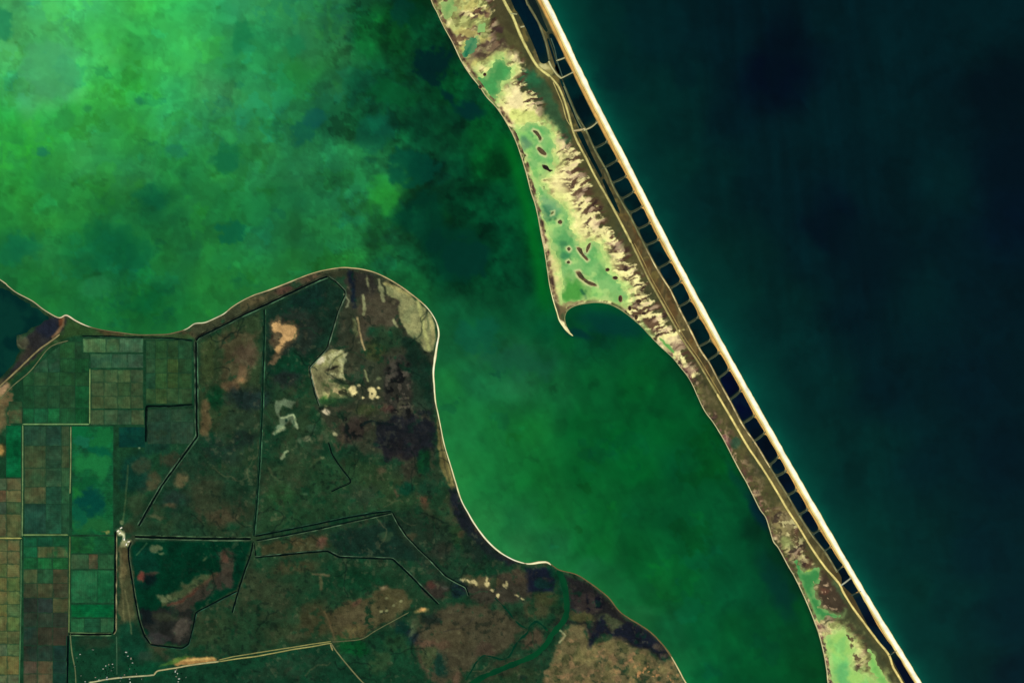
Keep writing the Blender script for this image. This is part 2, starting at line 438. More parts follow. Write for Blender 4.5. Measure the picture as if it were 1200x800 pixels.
def lagoon():
    g = Grid(-100, 1000, -100, 900, 2.0, (10, 90, 60), 41)
    X, Y = g.X, g.Y
    calm = sstep(400, 520, X * 0.9 + Y * 0.7 - 190)[..., None]          # the southern basin is smoother
    a, b = fbm(X, Y, 60, 3, 4, 0.5), fbm(X, Y, 60, 4, 4, 0.5)
    LP = parse(LAG_PTS); nw = sstep(620, 420, LP[:, 0] + .8 * np.maximum(LP[:, 1] - 180, 0)); LP[:, 4] *= .80 + .20 * nw; LP[:, 3] *= .945 + .075 * nw; LP[:, 2] *= .85 + .19 * nw
    LP[:, 4] = np.clip(LP[:, 4], .40 * LP[:, 3], .555 * LP[:, 3]); LP[:, 2] = np.minimum(LP[:, 2], .40 * LP[:, 3])
    C1 = idw(X + a * 34, Y + b * 34, LP, 3.4)
    C2 = idw(X + a * 20, Y + b * 20, LP, 3.0)
    C = C1 * (1 - calm) + C2 * calm
    # blooms: ragged patches, crisp on one side, in several sizes
    k = (1 - 0.78 * calm[..., 0])
    for sc, lo, hi, amt, sd in ((60, .08, .22, .06, 1), (34, .12, .18, .06, 2), (34, .12, .18, -.06, 3), (17, .16, .22, .05, 4), (17, .16, .22, -.05, 5)):
        n = fbm(X + b * 10, Y + a * 10, sc, 60 + sd, 4, 0.5)
        C *= (1 - amt * k * sstep(lo, hi, n))[..., None]
    hue = fbm(X, Y, 36, 77, 4, 0.5) * k
    C[..., 2] *= 1 + 0.10 * hue; C[..., 0] *= 1 - 0.12 * hue; C[..., 1] *= 1 - 0.02 * hue
    lf = fbm(X, Y, 5, 78, 3)
    C *= (1 + 0.03 * lf * k)[..., None]
    st = fbm((X + Y * 0.25) / 1.0, Y / 8, 14, 79, 3)                   # faint streaks along the basin
    C *= (1 + 0.03 * st * calm[..., 0] + 0.16 * fbm(X, Y, 50, 82, 5, .55) * calm[..., 0] + 0.10 * fbm(X + a * 20, Y + b * 20, 17, 83, 4) * calm[..., 0] - .05 * calm[..., 0] * sstep(.08, .14, fbm(X + b * 20, Y + a * 20, 28, 86, 4)) + .05 * fbm((X * .5 + Y * .87) / 7, X * .87 - Y * .5, 6, 87, 3) * calm[..., 0])[..., None]
    C *= (1 + .05 * sstep(190, 110, Y) * sstep(330, 230, X) - .07 * sstep(140, 220, Y) * (1 - calm[..., 0]) - .09 * sstep(290, 360, X) * (1 - calm[..., 0]))[..., None]
    # weed beds along the barrier: broad irregular mottling
    wz = sstep(395, 470, X + .12 * Y) * (1 - sstep(300, 400, Y)) * (1 - sstep(0, 1, X - 640))
    m1 = fbm(X + a * 14, Y + b * 14, 30, 84, 5, .55); m2 = fbm(X, Y, 13, 85, 4, .6)
    C *= (1 - wz * (.12 * sstep(.02, .2, m1) + .12 * sstep(.1, .24, m2) - .16 * sstep(.05, .25, -m1) - .08 * sstep(.12, .26, -m2)))[..., None]
    C[..., 0] += .012 * (1 - calm[..., 0]); C[..., 2] += .012 * (1 - calm[..., 0]) * sstep(260, 120, Y)
    g.C = C
    # ragged flakes of algae: small crisp patches a shade darker, bluer or lighter
    rf = random.Random(23)
    for q in range(330):
        cx, cy = (rf.uniform(0, 520), rf.uniform(0, 380)) if q < 230 else (rf.uniform(520, 900), rf.uniform(380, 800))
        r_ = rf.choice((3, 4, 5, 6, 8, 11, 15, 20, 26)); e_ = rf.uniform(.5, 1.0)
        f_ = rf.choice((.88, .91, .94, 1.04, 1.06, 1.09)) if r_ < 12 else rf.choice((.93, .95, 1.04, 1.06)); bl = rf.choice((.9, 1.0, 1.0, 1.1))
        x0, y0 = int((cx + 100) / 2), int((cy + 100) / 2)
        bb = g.box([(cx - r_, cy - r_), (cx + r_, cy + r_)], r_ * 1.5 + 4)
        w1, w2 = g.warp(9) if r_ < 9 else g.warp(16)
        u = g.X[bb] + w1[bb] * r_ * 1.5 - cx; v = (g.Y[bb] + w2[bb] * r_ * 1.5 - cy) / e_
        a_ = sstep(-1.2, 1.2, r_ - np.sqrt(u * u + v * v))[..., None] * .9
        g.C[bb] *= 1 + a_ * (np.array([f_ * (1 if bl < 1.05 else .9), f_, f_ * bl]) - 1)
    for q in range(90):
        cx, cy = rf.uniform(370, 600), rf.uniform(0, 340)
        r_ = rf.choice((4, 5, 7, 9, 12, 15)); f_ = rf.choice((.80, .86, .9, .93, 1.08, 1.12)); e_ = rf.uniform(.5, 1)
        bb = g.box([(cx - r_, cy - r_), (cx + r_, cy + r_)], r_ * 1.5 + 4)
        w1, w2 = g.warp(9)
        u = g.X[bb] + w1[bb] * r_ * 1.8 - cx; v = (g.Y[bb] + w2[bb] * r_ * 1.8 - cy) / e_
        g.C[bb] *= 1 + sstep(-1.2, 1.2, r_ - np.sqrt(u * u + v * v))[..., None] * (f_ - 1)
    g.poly([(455, 255), (480, 240), (490, 225), (506, 222), (516, 244), (520, 262), (560, 270), (575, 300), (560, 320), (545, 330), (515, 325), (500, 295), (480, 272)], (1, 60, 42), 6, 5, 14, 0.62)
    g.ell(546, 303, 27, 22, (0, 50, 38), 20, 3, 7, 12, 0.85); g.ell(512, 284, 10, 12, (0, 48, 36), 0, 2, 5, 12, 0.7)
    g.ell(506, 75, 21, 23, (0, 34, 34), 10, 4, 12, 12, 0.85)
    g.ell(472, 14, 16, 18, (2, 56, 46), 0, 4, 8, 12, 0.6); g.ell(488, 20, 8, 18, (1, 50, 28), 10, 4, 6, 12, 0.6)
    g.ell(525, 112, 12, 5, (0, 42, 38), 40, 2.5, 5, 12, 0.9); g.ell(548, 127, 15, 8, (0, 46, 42), 20, 4, 9, 12, 0.9)
    g.ell(486, 196, 28, 19, (2, 70, 52), 0, 4, 12, 12, 0.65)
    g.ell(272, 272, 17, 13, (10, 94, 62), 0, 2.5, 8, 8, 0.75)
    g.ell(140, 290, 40, 26, (10, 94, 54), 20, 6, 12, 14, 0.5); g.ell(178, 232, 22, 12, (12, 92, 58), 25, 4, 8, 12, 0.6); g.ell(265, 190, 20, 10, (24, 108, 66), 0, 3, 6, 12, 0.6)
    g.ell(22, 292, 22, 16, (14, 104, 66), 0, 5, 9, 12, 0.6); g.ell(170, 358, 24, 12, (10, 96, 50), 0, 5, 9, 12, 0.5)
    g.ell(4, 28, 11, 20, (34, 132, 84), 0, 3, 5, 8, 0.8); g.ell(50, 177, 8, 7, (26, 116, 82), 0, 2, 3, 8, 0.8); g.ell(75, 142, 13, 12, (42, 140, 66), 0, 3, 4, 8, 0.7)
    g.ell(60, 80, 34, 36, (70, 160, 102), 10, 6, 8, 14, 0.6); g.ell(125, 35, 22, 30, (62, 186, 88), 20, 5, 10, 12, 0.5)
    g.ell(103, 127, 6, 4, (36, 128, 66), 0, 2, 2, 8, .7); g.ell(163, 119, 6, 5, (30, 122, 80), 0, 2, 2, 8, .7); g.ell(265, 185, 14, 20, (16, 104, 62), 10, 3, 6, 8, .6)
    g.ell(283, 45, 10, 18, (24, 122, 72), 15, 3, 5, 8, .7); g.ell(205, 178, 13, 8, (28, 112, 84), 0, 3, 5, 8, .6); g.ell(345, 55, 10, 14, (26, 122, 72), 0, 3, 5, 8, .7)
    g.ell(356, 155, 16, 14, (14, 86, 66), -40, 3, 7, 8, .7); g.ell(372, 138, 14, 10, (14, 84, 74), 0, 3, 6, 8, .7); g.ell(440, 155, 22, 22, (12, 86, 64), 0, 4, 6, 8, .5); g.ell(460, 110, 26, 16, (8, 92, 44), 10, 5, 8, 8, .6)
    g.ell(450, 225, 16, 20, (36, 146, 52), -20, 5, 8, 12, 0.6); g.ell(300, 245, 20, 16, (30, 134, 70), 0, 5, 8, 12, 0.5); g.ell(110, 335, 18, 12, (36, 130, 74), 0, 4, 8, 12, 0.5)
    g.ell(889, 598, 7, 24, (0, 36, 46), -28, 4, 3, 12, 0.85); g.ell(912, 690, 11, 40, (0, 48, 44), -25, 8, 5, 12, 0.6); g.ell(862, 560, 5, 20, (2, 58, 46), -28, 4, 3, 12, 0.6)
    g.ell(715, 378, 40, 14, (2, 56, 50), 15, 6, 4, 12, 0.7); g.ell(678, 391, 16, 5, (2, 48, 46), 15, 3, 3, 12, .8)
    g.ell(610, 425, 44, 14, (22, 84, 60), 10, 7, 10, 14, 0.5); g.ell(560, 395, 24, 20, (10, 86, 64), 10, 6, 10, 14, 0.5)
    dm = poly_sdf(MAIN_P, X, Y); db = poly_sdf(BAR_P, X, Y)
    shore = np.exp(np.minimum(dm, 0) / 9.0) * (0.75 + 0.5 * fbm(X, Y, 22, 90, 3))
    tw = np.clip(shore, 0, 1)[..., None] * 0.26 * sstep(200, 330, Y)[..., None]
    g.C = g.C * (1 - tw) + np.array([38, 122, 58]) / 255 * tw
    band = np.exp(-((-db - 9) / 8.0) ** 2) * sstep(140, 180, Y) * (1 - sstep(330, 380, Y))
    g.C = g.C * (1 - 0.75 * band[..., None]) + np.array([2, 104, 32]) / 255 * 0.75 * band[..., None]
    dark = np.exp(np.minimum(db, 0) / 3.0) * sstep(395, 430, Y)
    g.C *= (1 - 0.38 * dark)[..., None]
    keep = (X < east_x(Y) - 55) & (dm < 1)
    return g.build("lagoon", np.zeros(X.shape), keep, M_WATER)

def sea():
    g = Grid(500, 1320, -100, 900, 2.5, (0, 40, 48), 51)
    X, Y = g.X, g.Y
    a, b = fbm(X, Y, 60, 13, 5, 0.55), fbm(X, Y, 60, 14, 5, 0.55)
    SP_ = parse(SEA_PTS)
    for ch in (3, 4): SP_[:, ch] = np.where(SP_[:, ch] > 40, 40 + (SP_[:, ch] - 40) * .36, SP_[:, ch])
    SP_[:, 4] *= .86; SP_[:, 3] *= .95; SP_[:, 2] = 0
    C = idw(X + a * 28, Y + b * 28, SP_, 3.0)
    dE = (X - east_x(Y)) * 0.87
    for sc, amt, sd in ((60, .08, 1), (26, .06, 2), (26, -.04, 3), (11, .03, 4)):
        n = fbm(X + b * 12, Y + a * 12, sc, 160 + sd, 4, 0.55)
        C *= (1 - amt * sstep(.05, .3, n) * sstep(10, 60, dE))[..., None]
    st = fbm(X - Y * 0.12, Y / 9, 11, 170, 3)
    C *= (1 + 0.13 * st * sstep(20, 120, dE) * (1 - sstep(1000, 1150, X)))[..., None]
    near = (np.exp(-np.clip(dE, 0, None) / 13.0) * np.clip(1 + .9 * fbm(X, Y, 30, 172, 4), .3, 1.2))[..., None]
    C = C * (1 - 0.8 * near) + np.array([0, 88, 68]) / 255 * 0.8 * near
    g.C = C
    g.ell(912, 60, 16, 52, (0, 15, 24), 12, 9, 8, 14, 0.5); g.ell(716, 92, 17, 16, (0, 36, 36), 0, 6, 7, 12, 0.45); g.ell(972, 265, 24, 24, (0, 18, 26), 0, 10, 10, 14, 0.45)
    g.ell(1172, 112, 30, 34, (0, 18, 25), 0, 6, 9, 14, 0.6); g.ell(1020, 300, 60, 40, (0, 21, 27), 30, 14, 16, 14, 0.5); g.ell(800, 90, 14, 18, (0, 26, 31), 0, 6, 8, 12, .4); g.ell(1180, 200, 30, 50, (0, 18, 27), 0, 12, 14, 14, .5)
    g.ell(768, 30, 40, 34, (0, 36, 38), 0, 8, 10, 14, .5)
    keep = X > east_x(Y) - 25
    return g.build("sea", np.full(X.shape, -0.4), keep, M_WATER)

props(lagoon(), "green lagoon water clouded with lighter and darker algae patches", None, None, "structure")
props(sea(), "dark blue green open sea east of the sand barrier", None, None, "structure")

def slab(name, x0, x1, y0, y1, z, col, mat):
    xs = np.linspace(x0, x1, 9); ys = np.linspace(y0, y1, 9)
    X, Y = np.meshgrid(xs, ys)
    V = np.concatenate([wx(np.stack([X, Y], -1)), np.full(X.shape + (1,), z)], -1).reshape(-1, 3)
    return link_mesh(name, V, quads(9, 9), np.broadcast_to(rgb(col), (len(V), 3)), mat)
props(slab("sea", -9000, 11000, -9000, 9500, -12.0, (0, 29, 34), M_WATER), "far reaches of the sea beyond the mapped coast", None, None, "structure")
props(slab("plain", -6000, -100, 330, 6500, 1.6, (26, 54, 36), M_SOIL), "open farmland plain running on to the west", None, None, "structure")
props(slab("plain", -99.9, 860, 907, 6500, 1.6, (26, 54, 36), M_SOIL), "open marsh plain running on to the south", None, None, "structure")
props(slab("lagoon", -9000, 470, -9000, -100.5, -1.0, (48, 152, 80), M_WATER), "green lagoon water going on to the north", None, None, "structure")
props(slab("lagoon", -9000, -100.5, -100, 326, -1.0, (42, 140, 70), M_WATER), "green lagoon water going on to the west", None, None, "structure")

# ================================================================== mainland ground
GZ = 2.0
def mainland():
    g = Grid(-108, 868, 250, 908, 1.0, (30, 60, 42), 71)
    X, Y = g.X, g.Y
    sd = np.full(X.shape, -50.0)
    sd = poly_sdf(MAIN_P, X, Y)
    # general marsh: dark green, olive and brown mottling
    n1 = fbm(X, Y, 60, 201, 5, .55); n2 = fbm(X, Y, 28, 202, 5, .6); n3 = fbm(X, Y, 45, 203, 4, .55)
    def lay(a, c): g.C[:] = g.C * (1 - a[..., None]) + rgb(c) * a[..., None]
    lay(sstep(.0, .4, n1) * .7, (46, 64, 42)); lay(sstep(.05, .4, n2) * .6, (22, 52, 36)); lay(sstep(.1, .45, n3) * .38, (58, 60, 44))
    lay(sstep(.1, .4, fbm(X, Y, 20, 204, 4, .6)) * .5, (10, 56, 36)); lay(sstep(.25, .5, fbm(X, Y, 16, 205, 4, .6)) * .42, (72, 62, 48))
    P, E, Ln, Sp = g.poly, g.ell, g.line, g.speckle
    # farmland under the fields: dark green
    P([(-108, 480), (0, 455), (30, 430), (76, 390), (100, 393), (170, 396), (228, 396), (230, 512), (138, 625), (136, 745), (136, 910), (-108, 910)], (24, 64, 42), 2, 2)
    # lake-side flats in the far north-west
    P([(-108, 500), (-20, 470), (0, 450), (20, 432), (48, 410), (66, 396), (73, 386), (75, 374), (90, 376), (112, 384), (110, 392), (78, 396), (62, 404), (40, 424), (20, 440), (0, 470), (-108, 560)], (44, 72, 40), 2, 2)
    # shore strip between the beach and the northern canal
    P([(225, 382), (262, 368), (300, 346), (350, 327), (385, 316), (412, 315), (400, 325), (385, 324), (310, 358), (240, 392), (228, 398), (222, 392)], (58, 62, 46), 2, 2)
    P([(280, 356), (300, 348), (318, 342), (316, 350), (298, 358), (284, 364)], (82, 74, 52), 3, 4, 8, .8); E(331, 339, 10, 5, (104, 62, 56), -25, 3, 3, 8, .8); E(364, 326, 12, 4, (98, 70, 56), -18, 2, 3, 8, .8)
    E(215, 392, 12, 3.5, (74, 60, 44), 0, 1.5, 2, 8, .7); E(300, 352, 9, 4, (120, 96, 70), -20, 2, 3, 4, .5)
    P([(112, 386), (150, 391), (220, 390), (228, 398), (170, 396), (105, 394)], (52, 74, 44), 2, 2, 12, .9); E(130, 390, 14, 3, (96, 66, 46), 6, 1.5, 2, 8, .6)
    # pasture between diagonal canal, northern canal and the ditch
    P([(233, 400), (306, 364), (304, 500), (232, 508)], (46, 64, 42), 3, 2)
    P([(236, 400), (250, 392), (250, 440), (240, 450), (235, 440)], (60, 74, 44), 3, 4, 12, .7)
    P([(255, 400), (275, 388), (300, 392), (298, 425), (288, 450), (270, 458), (262, 445), (266, 425)], (78, 68, 50), 5, 7, 12, .8)
    E(288, 415, 14, 12, (92, 70, 58), 20, 5, 6, 8, .7); E(284, 437, 5, 10, (126, 92, 70), 10, 2, 3, 8, .8); E(270, 452, 9, 7, (110, 76, 58), 0, 3, 4, 8, .7); E(282, 446, 6, 3, (150, 110, 78), 0, 1.5, 2, 4, .7)
    E(253, 466, 11, 13, (8, 54, 32), 0, 4, 3, 8, .9); E(290, 468, 22, 14, (28, 46, 48), 0, 6, 6, 12, .85); E(285, 495, 25, 12, (36, 58, 46), 0, 6, 6, 12, .6)
    P([(239, 468), (244, 465), (246, 490), (246, 510), (237, 512), (235, 490)], (104, 82, 58), 2, 2.5, 8, .85)
    E(258, 528, 26, 14, (28, 52, 44), 20, 6, 6, 12, .7); E(285, 515, 20, 8, (24, 38, 36), -20, 4, 5, 8, .7); E(265, 508, 10, 12, (42, 58, 42), 0, 4, 4, 8, .6)
    # dark meadow with the bare orange patch
    P([(312, 362), (382, 326), (404, 342), (384, 400), (362, 432), (350, 440), (312, 440)], (20, 46, 36), 3, 2)
    E(345, 390, 26, 26, (40, 46, 42), 0, 8, 8, 12, .7); E(340, 430, 26, 16, (12, 58, 38), -20, 6, 6, 12, .8); E(360, 350, 20, 14, (16, 44, 40), -20, 6, 6, 12, .7); E(335, 444, 16, 10, (34, 36, 40), 0, 5, 5, 8, .7)
    P([(318, 378), (326, 373), (332, 378), (345, 376), (350, 390), (346, 398), (338, 402), (332, 411), (326, 420), (314, 428), (317, 419), (322, 410), (317, 400), (319, 390)], (96, 74, 56), 3, 4, 8, .9)
    P([(319, 380), (326, 374), (331, 380), (340, 379), (345, 382), (349, 393), (343, 398), (335, 400), (330, 411), (325, 415), (322, 412), (328, 402), (331, 393), (325, 388), (320, 390)], (206, 160, 112), 1.4, 2.4, 6, .95)
    P([(314, 429), (320, 420), (328, 416), (330, 419), (320, 426)], (140, 104, 80), 1.2, 2, 6, .8); Sp([(316, 376), (332, 376), (332, 410), (318, 410)], (56, 40, 34), 4, .18, .34, .9, 1)
    # band of brown flats east of the bank
    P([(404, 318), (425, 316), (455, 328), (478, 342), (490, 360), (500, 400), (508, 420), (506, 500), (512, 540), (470, 540), (400, 520), (372, 480), (364, 440), (390, 400), (406, 345)], (50, 56, 44), 4, 4)
    P([(404, 318), (428, 317), (440, 322), (440, 350), (424, 352), (408, 342)], (44, 42, 40), 3, 4, 8, .9); P([(407, 315), (413, 318), (417, 340), (418, 360), (411, 362), (412, 345), (409, 330)], (18, 28, 42), 2, 2, 6, .9)
    P([(422, 350), (440, 340), (466, 356), (468, 380), (462, 400), (440, 398), (424, 400), (418, 375)], (78, 68, 56), 4, 5, 8, .85); E(405, 395, 10, 26, (46, 54, 44), -15, 5, 4, 8, .6)
    E(437, 388, 8, 7, (30, 60, 44), 0, 3, 3, 8, .8); E(455, 395, 18, 14, (26, 62, 40), 20, 5, 5, 8, .7); E(440, 412, 12, 12, (64, 76, 40), 0, 5, 4, 8, .6); E(412, 410, 10, 14, (58, 60, 46), 0, 4, 4, 8, .6)
    for pts, w in (([(444, 328), (446, 338), (450, 352)], 4.0), ([(426, 346), (427, 356), (425, 368)], 3.6), ([(460, 374), (466, 384)], 3), ([(429, 325), (431, 335)], 2.6)):
        Ln(pts, w, (150, 150, 112), 1.2, 1.8, 6, .85)
    Ln([(419, 372), (421, 388), (424, 400), (427, 410)], 2.0, (176, 150, 110), .8, .8, 6, .85); Ln([(415, 375), (417, 392)], 5, (122, 128, 88), 1.5, 1.5, 6, .7); Ln([(404, 345), (409, 352), (406, 360)], 2.2, (150, 150, 120), 1, 1, 6, .8)
    Ln([(462, 352), (472, 372), (480, 395), (478, 412)], 2, (72, 78, 62), 1.2, 1.4, 6, .6)
    # pale crescent mudflat inside the eastern beach
    CR = [(450, 331), (458, 335), (470, 340), (485, 350), (497, 360), (505, 370), (510, 382), (512, 395), (510, 406), (505, 412), (498, 411), (490, 402), (478, 390), (471, 378), (467, 368), (467, 356), (462, 349), (453, 345)]
    P(CR, (150, 146, 104), 1.2, 1.4, 6, 1); Sp(CR, (122, 126, 90), 10, .0, .3, .7, 50, 2, 2)
    Ln([(452, 332), (466, 338), (480, 346)], 5, (172, 160, 108), 1.5, 1.5, 6, .8); Ln([(490, 352), (494, 372), (498, 392), (503, 408)], 4, (188, 186, 124), 1.4, 1.2, 6, .85); Ln([(505, 376), (508, 390), (507, 404)], 3.4, (170, 160, 110), 1.2, 1, 6, .8); Ln([(492, 350), (500, 364), (502, 385)], 2, (80, 92, 62), .9, .8, 6, .7)
    Ln([(452, 330), (470, 337), (490, 348), (500, 358)], 1.6, (60, 52, 40), .8, .6, 6, .7); Ln([(510.5, 380), (511.5, 396), (509.5, 408)], 2, (30, 70, 44), .9, .6, 6, .8)
    E(463, 355, 5, 6, (62, 54, 46), 0, 1.6, 1.6, 6, .9); E(461, 354, 2.6, 3.4, (92, 84, 66), 0, 1, 1, 6, .8)
    # salt pans
    SP = [(362, 432), (370, 424), (380, 413), (388, 410), (404, 409.5), (402, 420), (401, 430), (404, 442), (396, 446), (398, 453), (410, 455), (413, 462), (406, 466), (394, 466), (386, 474), (378, 480), (374, 472), (370, 455), (364, 441)]
    P(SP, (134, 128, 92), 1.2, 1.4, 6, 1); Sp(SP, (160, 158, 108), 9, .0, .3, .7, 51, 2, 2); P([(366, 432), (396, 426), (398, 440), (388, 455), (374, 452)], (120, 114, 84), 2, 2, 6, .8)
    E(376, 422, 6, 4, (226, 210, 186), -40, 1.4, 1.8, 5, .95); Ln([(363, 431), (366, 444), (371, 462), (377, 478)], 2.6, (206, 180, 146), 1, .8, 5, .85); E(382, 482, 5, 3, (226, 204, 178), 25, 1.2, 1.2, 5, .9); E(383, 468, 9, 6, (86, 124, 58), -20, 2, 2.5, 6, .9); E(391, 461, 9, 5, (196, 172, 128), -20, 1.6, 2.4, 5, .85); Ln([(398, 412), (403, 414), (402, 426), (400, 438), (404, 444)], 2.4, (182, 178, 132), 1, 1, 5, .8)
    Sp([(374, 412), (405, 408), (404, 444), (386, 446)], (196, 190, 148), 6, .16, .3, .8, 55, 2, 3); Sp([(364, 430), (400, 428), (402, 448), (376, 470)], (96, 92, 68), 7, .1, .3, .7, 56, 2, 3); Sp([(374, 446), (404, 440), (412, 460), (384, 478)], (70, 88, 54), 6, .1, .28, .8, 57, 2, 3); Sp([(400, 418), (425, 430), (450, 470), (405, 474)], (30, 44, 32), 6, .05, .25, .6, 58, 3, 3)
    E(391, 431, 6, 2, (34, 34, 28), -15, 1, 1.4, 5, .95); E(384, 433, 3, 1.6, (50, 46, 36), -15, 1, 1, 5, .8); Sp([(390, 448), (408, 450), (408, 464), (390, 462)], (40, 44, 32), 5, .0, .2, .9, 52, 2, 3); E(377, 478, 3, 3, (12, 26, 22), 0, 1, 1, 5, .9); E(398, 447, 8, 3, (28, 44, 32), 10, 1.4, 2, 5, .85)
    for cx, cy, rx, ry in ((414, 458, 4.6, 5.5), (412, 455, 2, 2.4), (437, 461, 4.6, 7.5), (434, 456, 3, 3.4), (443, 466, 2, 2), (444, 455, 1.6, 1.6), (420, 452, 1.8, 1.6), (424, 466, 1.6, 1.6)): E(cx, cy, rx, ry, (250, 226, 168), 0, 1.0, 1.6, 5, .95)
    for cx, cy in ((436, 461), (418, 462), (416, 464), (441, 470)): E(cx, cy, 1.5, 1.2, (40, 44, 30), 0, .6, .6, 5, .9)
    Ln([(427, 434), (429, 440), (431, 446)], 2, (150, 150, 108), .9, 1, 5, .8); E(444, 443, 3, 2, (110, 116, 84), 0, 1, 1, 5, .7); E(418, 442, 8, 8, (56, 76, 58), 0, 3, 3, 6, .6)
    # purple brown wet ground with speckle
    P([(452, 420), (485, 416), (500, 440), (508, 480), (505, 500), (470, 495), (448, 480)], (46, 44, 42), 4, 5, 8, .8)
    P([(445, 492), (470, 488), (500, 484), (509, 500), (508, 524), (490, 535), (455, 540), (440, 520)], (26, 28, 38), 5, 6, 8, .9); E(470, 525, 20, 14, (42, 34, 36), 0, 5, 5, 8, .6); E(495, 540, 8, 14, (6, 62, 34), 10, 3, 3, 8, .8)
    Sp([(453, 422), (478, 420), (486, 450), (484, 490), (450, 484)], (18, 20, 22), 6, .08, .25, .9, 2); Sp([(450, 428), (478, 424), (484, 470), (470, 490), (452, 484)], (96, 84, 76), 5, .22, .38, .8, 3)
    E(462, 432, 5, 10, (92, 82, 76), 0, 2, 2, 6, .6); E(452, 478, 7, 5, (86, 46, 44), 0, 2, 2, 6, .6)
    P([(470, 392), (484, 396), (498, 412), (506, 430), (506, 490), (498, 470), (484, 440), (476, 418)], (20, 44, 34), 4, 4, 8, .8); E(492, 460, 10, 26, (30, 62, 44), -10, 5, 4, 8, .6)
    E(415, 505, 20, 12, (62, 48, 46), -30, 5, 6, 8, .8); Sp([(445, 492), (470, 488), (505, 484), (506, 530), (455, 540)], (46, 42, 44), 6, .12, .3, .6, 53); Sp([(445, 492), (505, 484), (506, 530), (455, 540)], (14, 16, 24), 5, .1, .28, .5, 54)
    Sp([(402, 488), (430, 482), (426, 512), (404, 520)], (18, 22, 24), 7, .0, .2, .95, 4); Ln([(424, 498), (432, 494), (445, 496), (460, 497)], 3, (14, 28, 30), 1, 1.4, 6, .9)
    Ln([(398, 484), (405, 498), (410, 515)], 3, (16, 28, 26), 1, 2, 6, .8); Ln([(402, 507), (400, 524), (395, 528), (392, 520)], 3, (80, 66, 52), 1.5, 1.5, 6, .7); E(393, 508, 3, 2, (176, 166, 130), 30, 1, 1, 4, .8)
    E(385, 470, 26, 5, (26, 64, 40), 0, 2.5, 3, 8, .7); E(430, 480, 12, 7, (60, 72, 42), 0, 3, 3, 8, .7)
    # pale hooked mudflat
    P([(322, 470), (335, 466.5), (346, 472), (341, 478), (331, 475), (327, 484), (330, 488), (335, 486), (343, 484), (348, 495), (349, 502), (345, 501), (341, 492), (334, 497), (335, 503), (322, 509), (320, 506), (328, 497), (327, 488), (322, 482)], (108, 124, 100), 1.3, 1.6, 6, .9)
    Ln([(330, 489), (337, 488), (344, 486), (347, 496), (348, 502)], 2.2, (178, 190, 150), .9, .8, 6, .9); Ln([(321, 507), (328, 504), (333, 500)], 3, (150, 160, 124), 1, 1, 6, .8); E(335, 493, 2, 2, (20, 40, 34), 0, 1, 1, 4, .9)
    E(359, 514, 5, 4, (120, 122, 96), 0, 1.5, 2, 6, .8); E(366, 501, 6, 4, (60, 92, 70), 0, 2, 2, 6, .8); Ln([(330, 537), (334, 531), (337, 528)], 3, (150, 160, 126), 1, 1, 5, .85); E(351, 516, 2, 3, (90, 100, 80), 0, 1, 1, 6, .6)
    Ln([(364, 547), (369, 539), (378, 536)], 3, (116, 110, 80), 1.2, 1, 6, .85); E(378, 536, 3, 1.4, (190, 180, 140), 0, .8, .5, 5, .8); Ln([(315, 548), (319, 556), (322, 559)], 2.6, (160, 130, 104), 1, .8, 5, .85); Ln([(322, 559), (330, 565), (320, 570)], 1.6, (120, 104, 82), 1, .8, 5, .7)
    Ln([(318, 609), (325, 608), (333, 605)], 2.4, (176, 136, 104), 1, .8, 5, .85); E(358, 578.5, 3, 1.8, (170, 176, 150), 5, .8, .5, 5, .9); E(339, 568, 2.5, 3, (80, 128, 104), 0, 1, .6, 5, .7); E(357, 592, 5, 3, (96, 74, 58), 0, 2, 2, 6, .7)
    # pasture inside the ditches
    P([(312, 545), (380, 535), (440, 545), (500, 590), (455, 600), (303, 625)], (34, 66, 42), 5, 5, 12, .75); E(450, 565, 40, 20, (52, 70, 44), 20, 10, 9, 12, .6); E(425, 580, 20, 12, (44, 58, 46), 0, 6, 6, 8, .6); E(330, 580, 16, 12, (34, 76, 42), 0, 5, 5, 8, .6)
    E(466, 577, 6, 6, (92, 66, 54), 20, 2, 3, 8, .7); E(480, 552, 8, 14, (54, 48, 42), 10, 4, 5, 8, .7); E(497, 586, 6, 5, (116, 76, 56), 20, 2, 3, 8, .7); E(475, 572, 10, 8, (6, 60, 44), 20, 3, 4, 8, .8); E(447, 551, 5, 4, (92, 76, 60), 20, 2, 2, 6, .7); E(500, 570, 10, 8, (18, 60, 44), 0, 4, 4, 8, .6)
    E(220, 570, 30, 40, (24, 52, 40), 0, 12, 10, 12, .5); E(250, 585, 30, 26, (54, 58, 42), 20, 9, 9, 12, .7); E(262, 606, 22, 10, (72, 60, 46), -10, 5, 5, 12, .7); E(212, 561, 7, 9, (108, 92, 66), 10, 3, 3, 8, .8); E(205, 585, 13, 10, (34, 52, 48), 0, 5, 4, 8, .7); E(200, 592, 7, 3, (98, 78, 56), 0, 2, 2, 8, .6); E(175, 565, 14, 10, (84, 70, 52), -40, 4, 5, 8, .7); E(183, 605, 10, 2.5, (96, 90, 66), 10, 1.5, 1.5, 8, .6); E(158, 555, 18, 24, (12, 54, 46), 0, 6, 7, 12, .8); E(165, 545, 10, 10, (66, 66, 48), 0, 4, 5, 8, .6); E(160, 590, 10, 14, (56, 66, 46), 0, 4, 4, 8, .6); E(200, 500, 26, 24, (40, 62, 46), 0, 8, 8, 12, .7); E(182, 518, 16, 14, (16, 52, 44), 0, 5, 6, 8, .7); E(202, 538, 12, 9, (58, 54, 42), 0, 4, 5, 8, .7)
    E(277, 570, 18, 24, (18, 50, 36), 0, 7, 7, 12, .6)
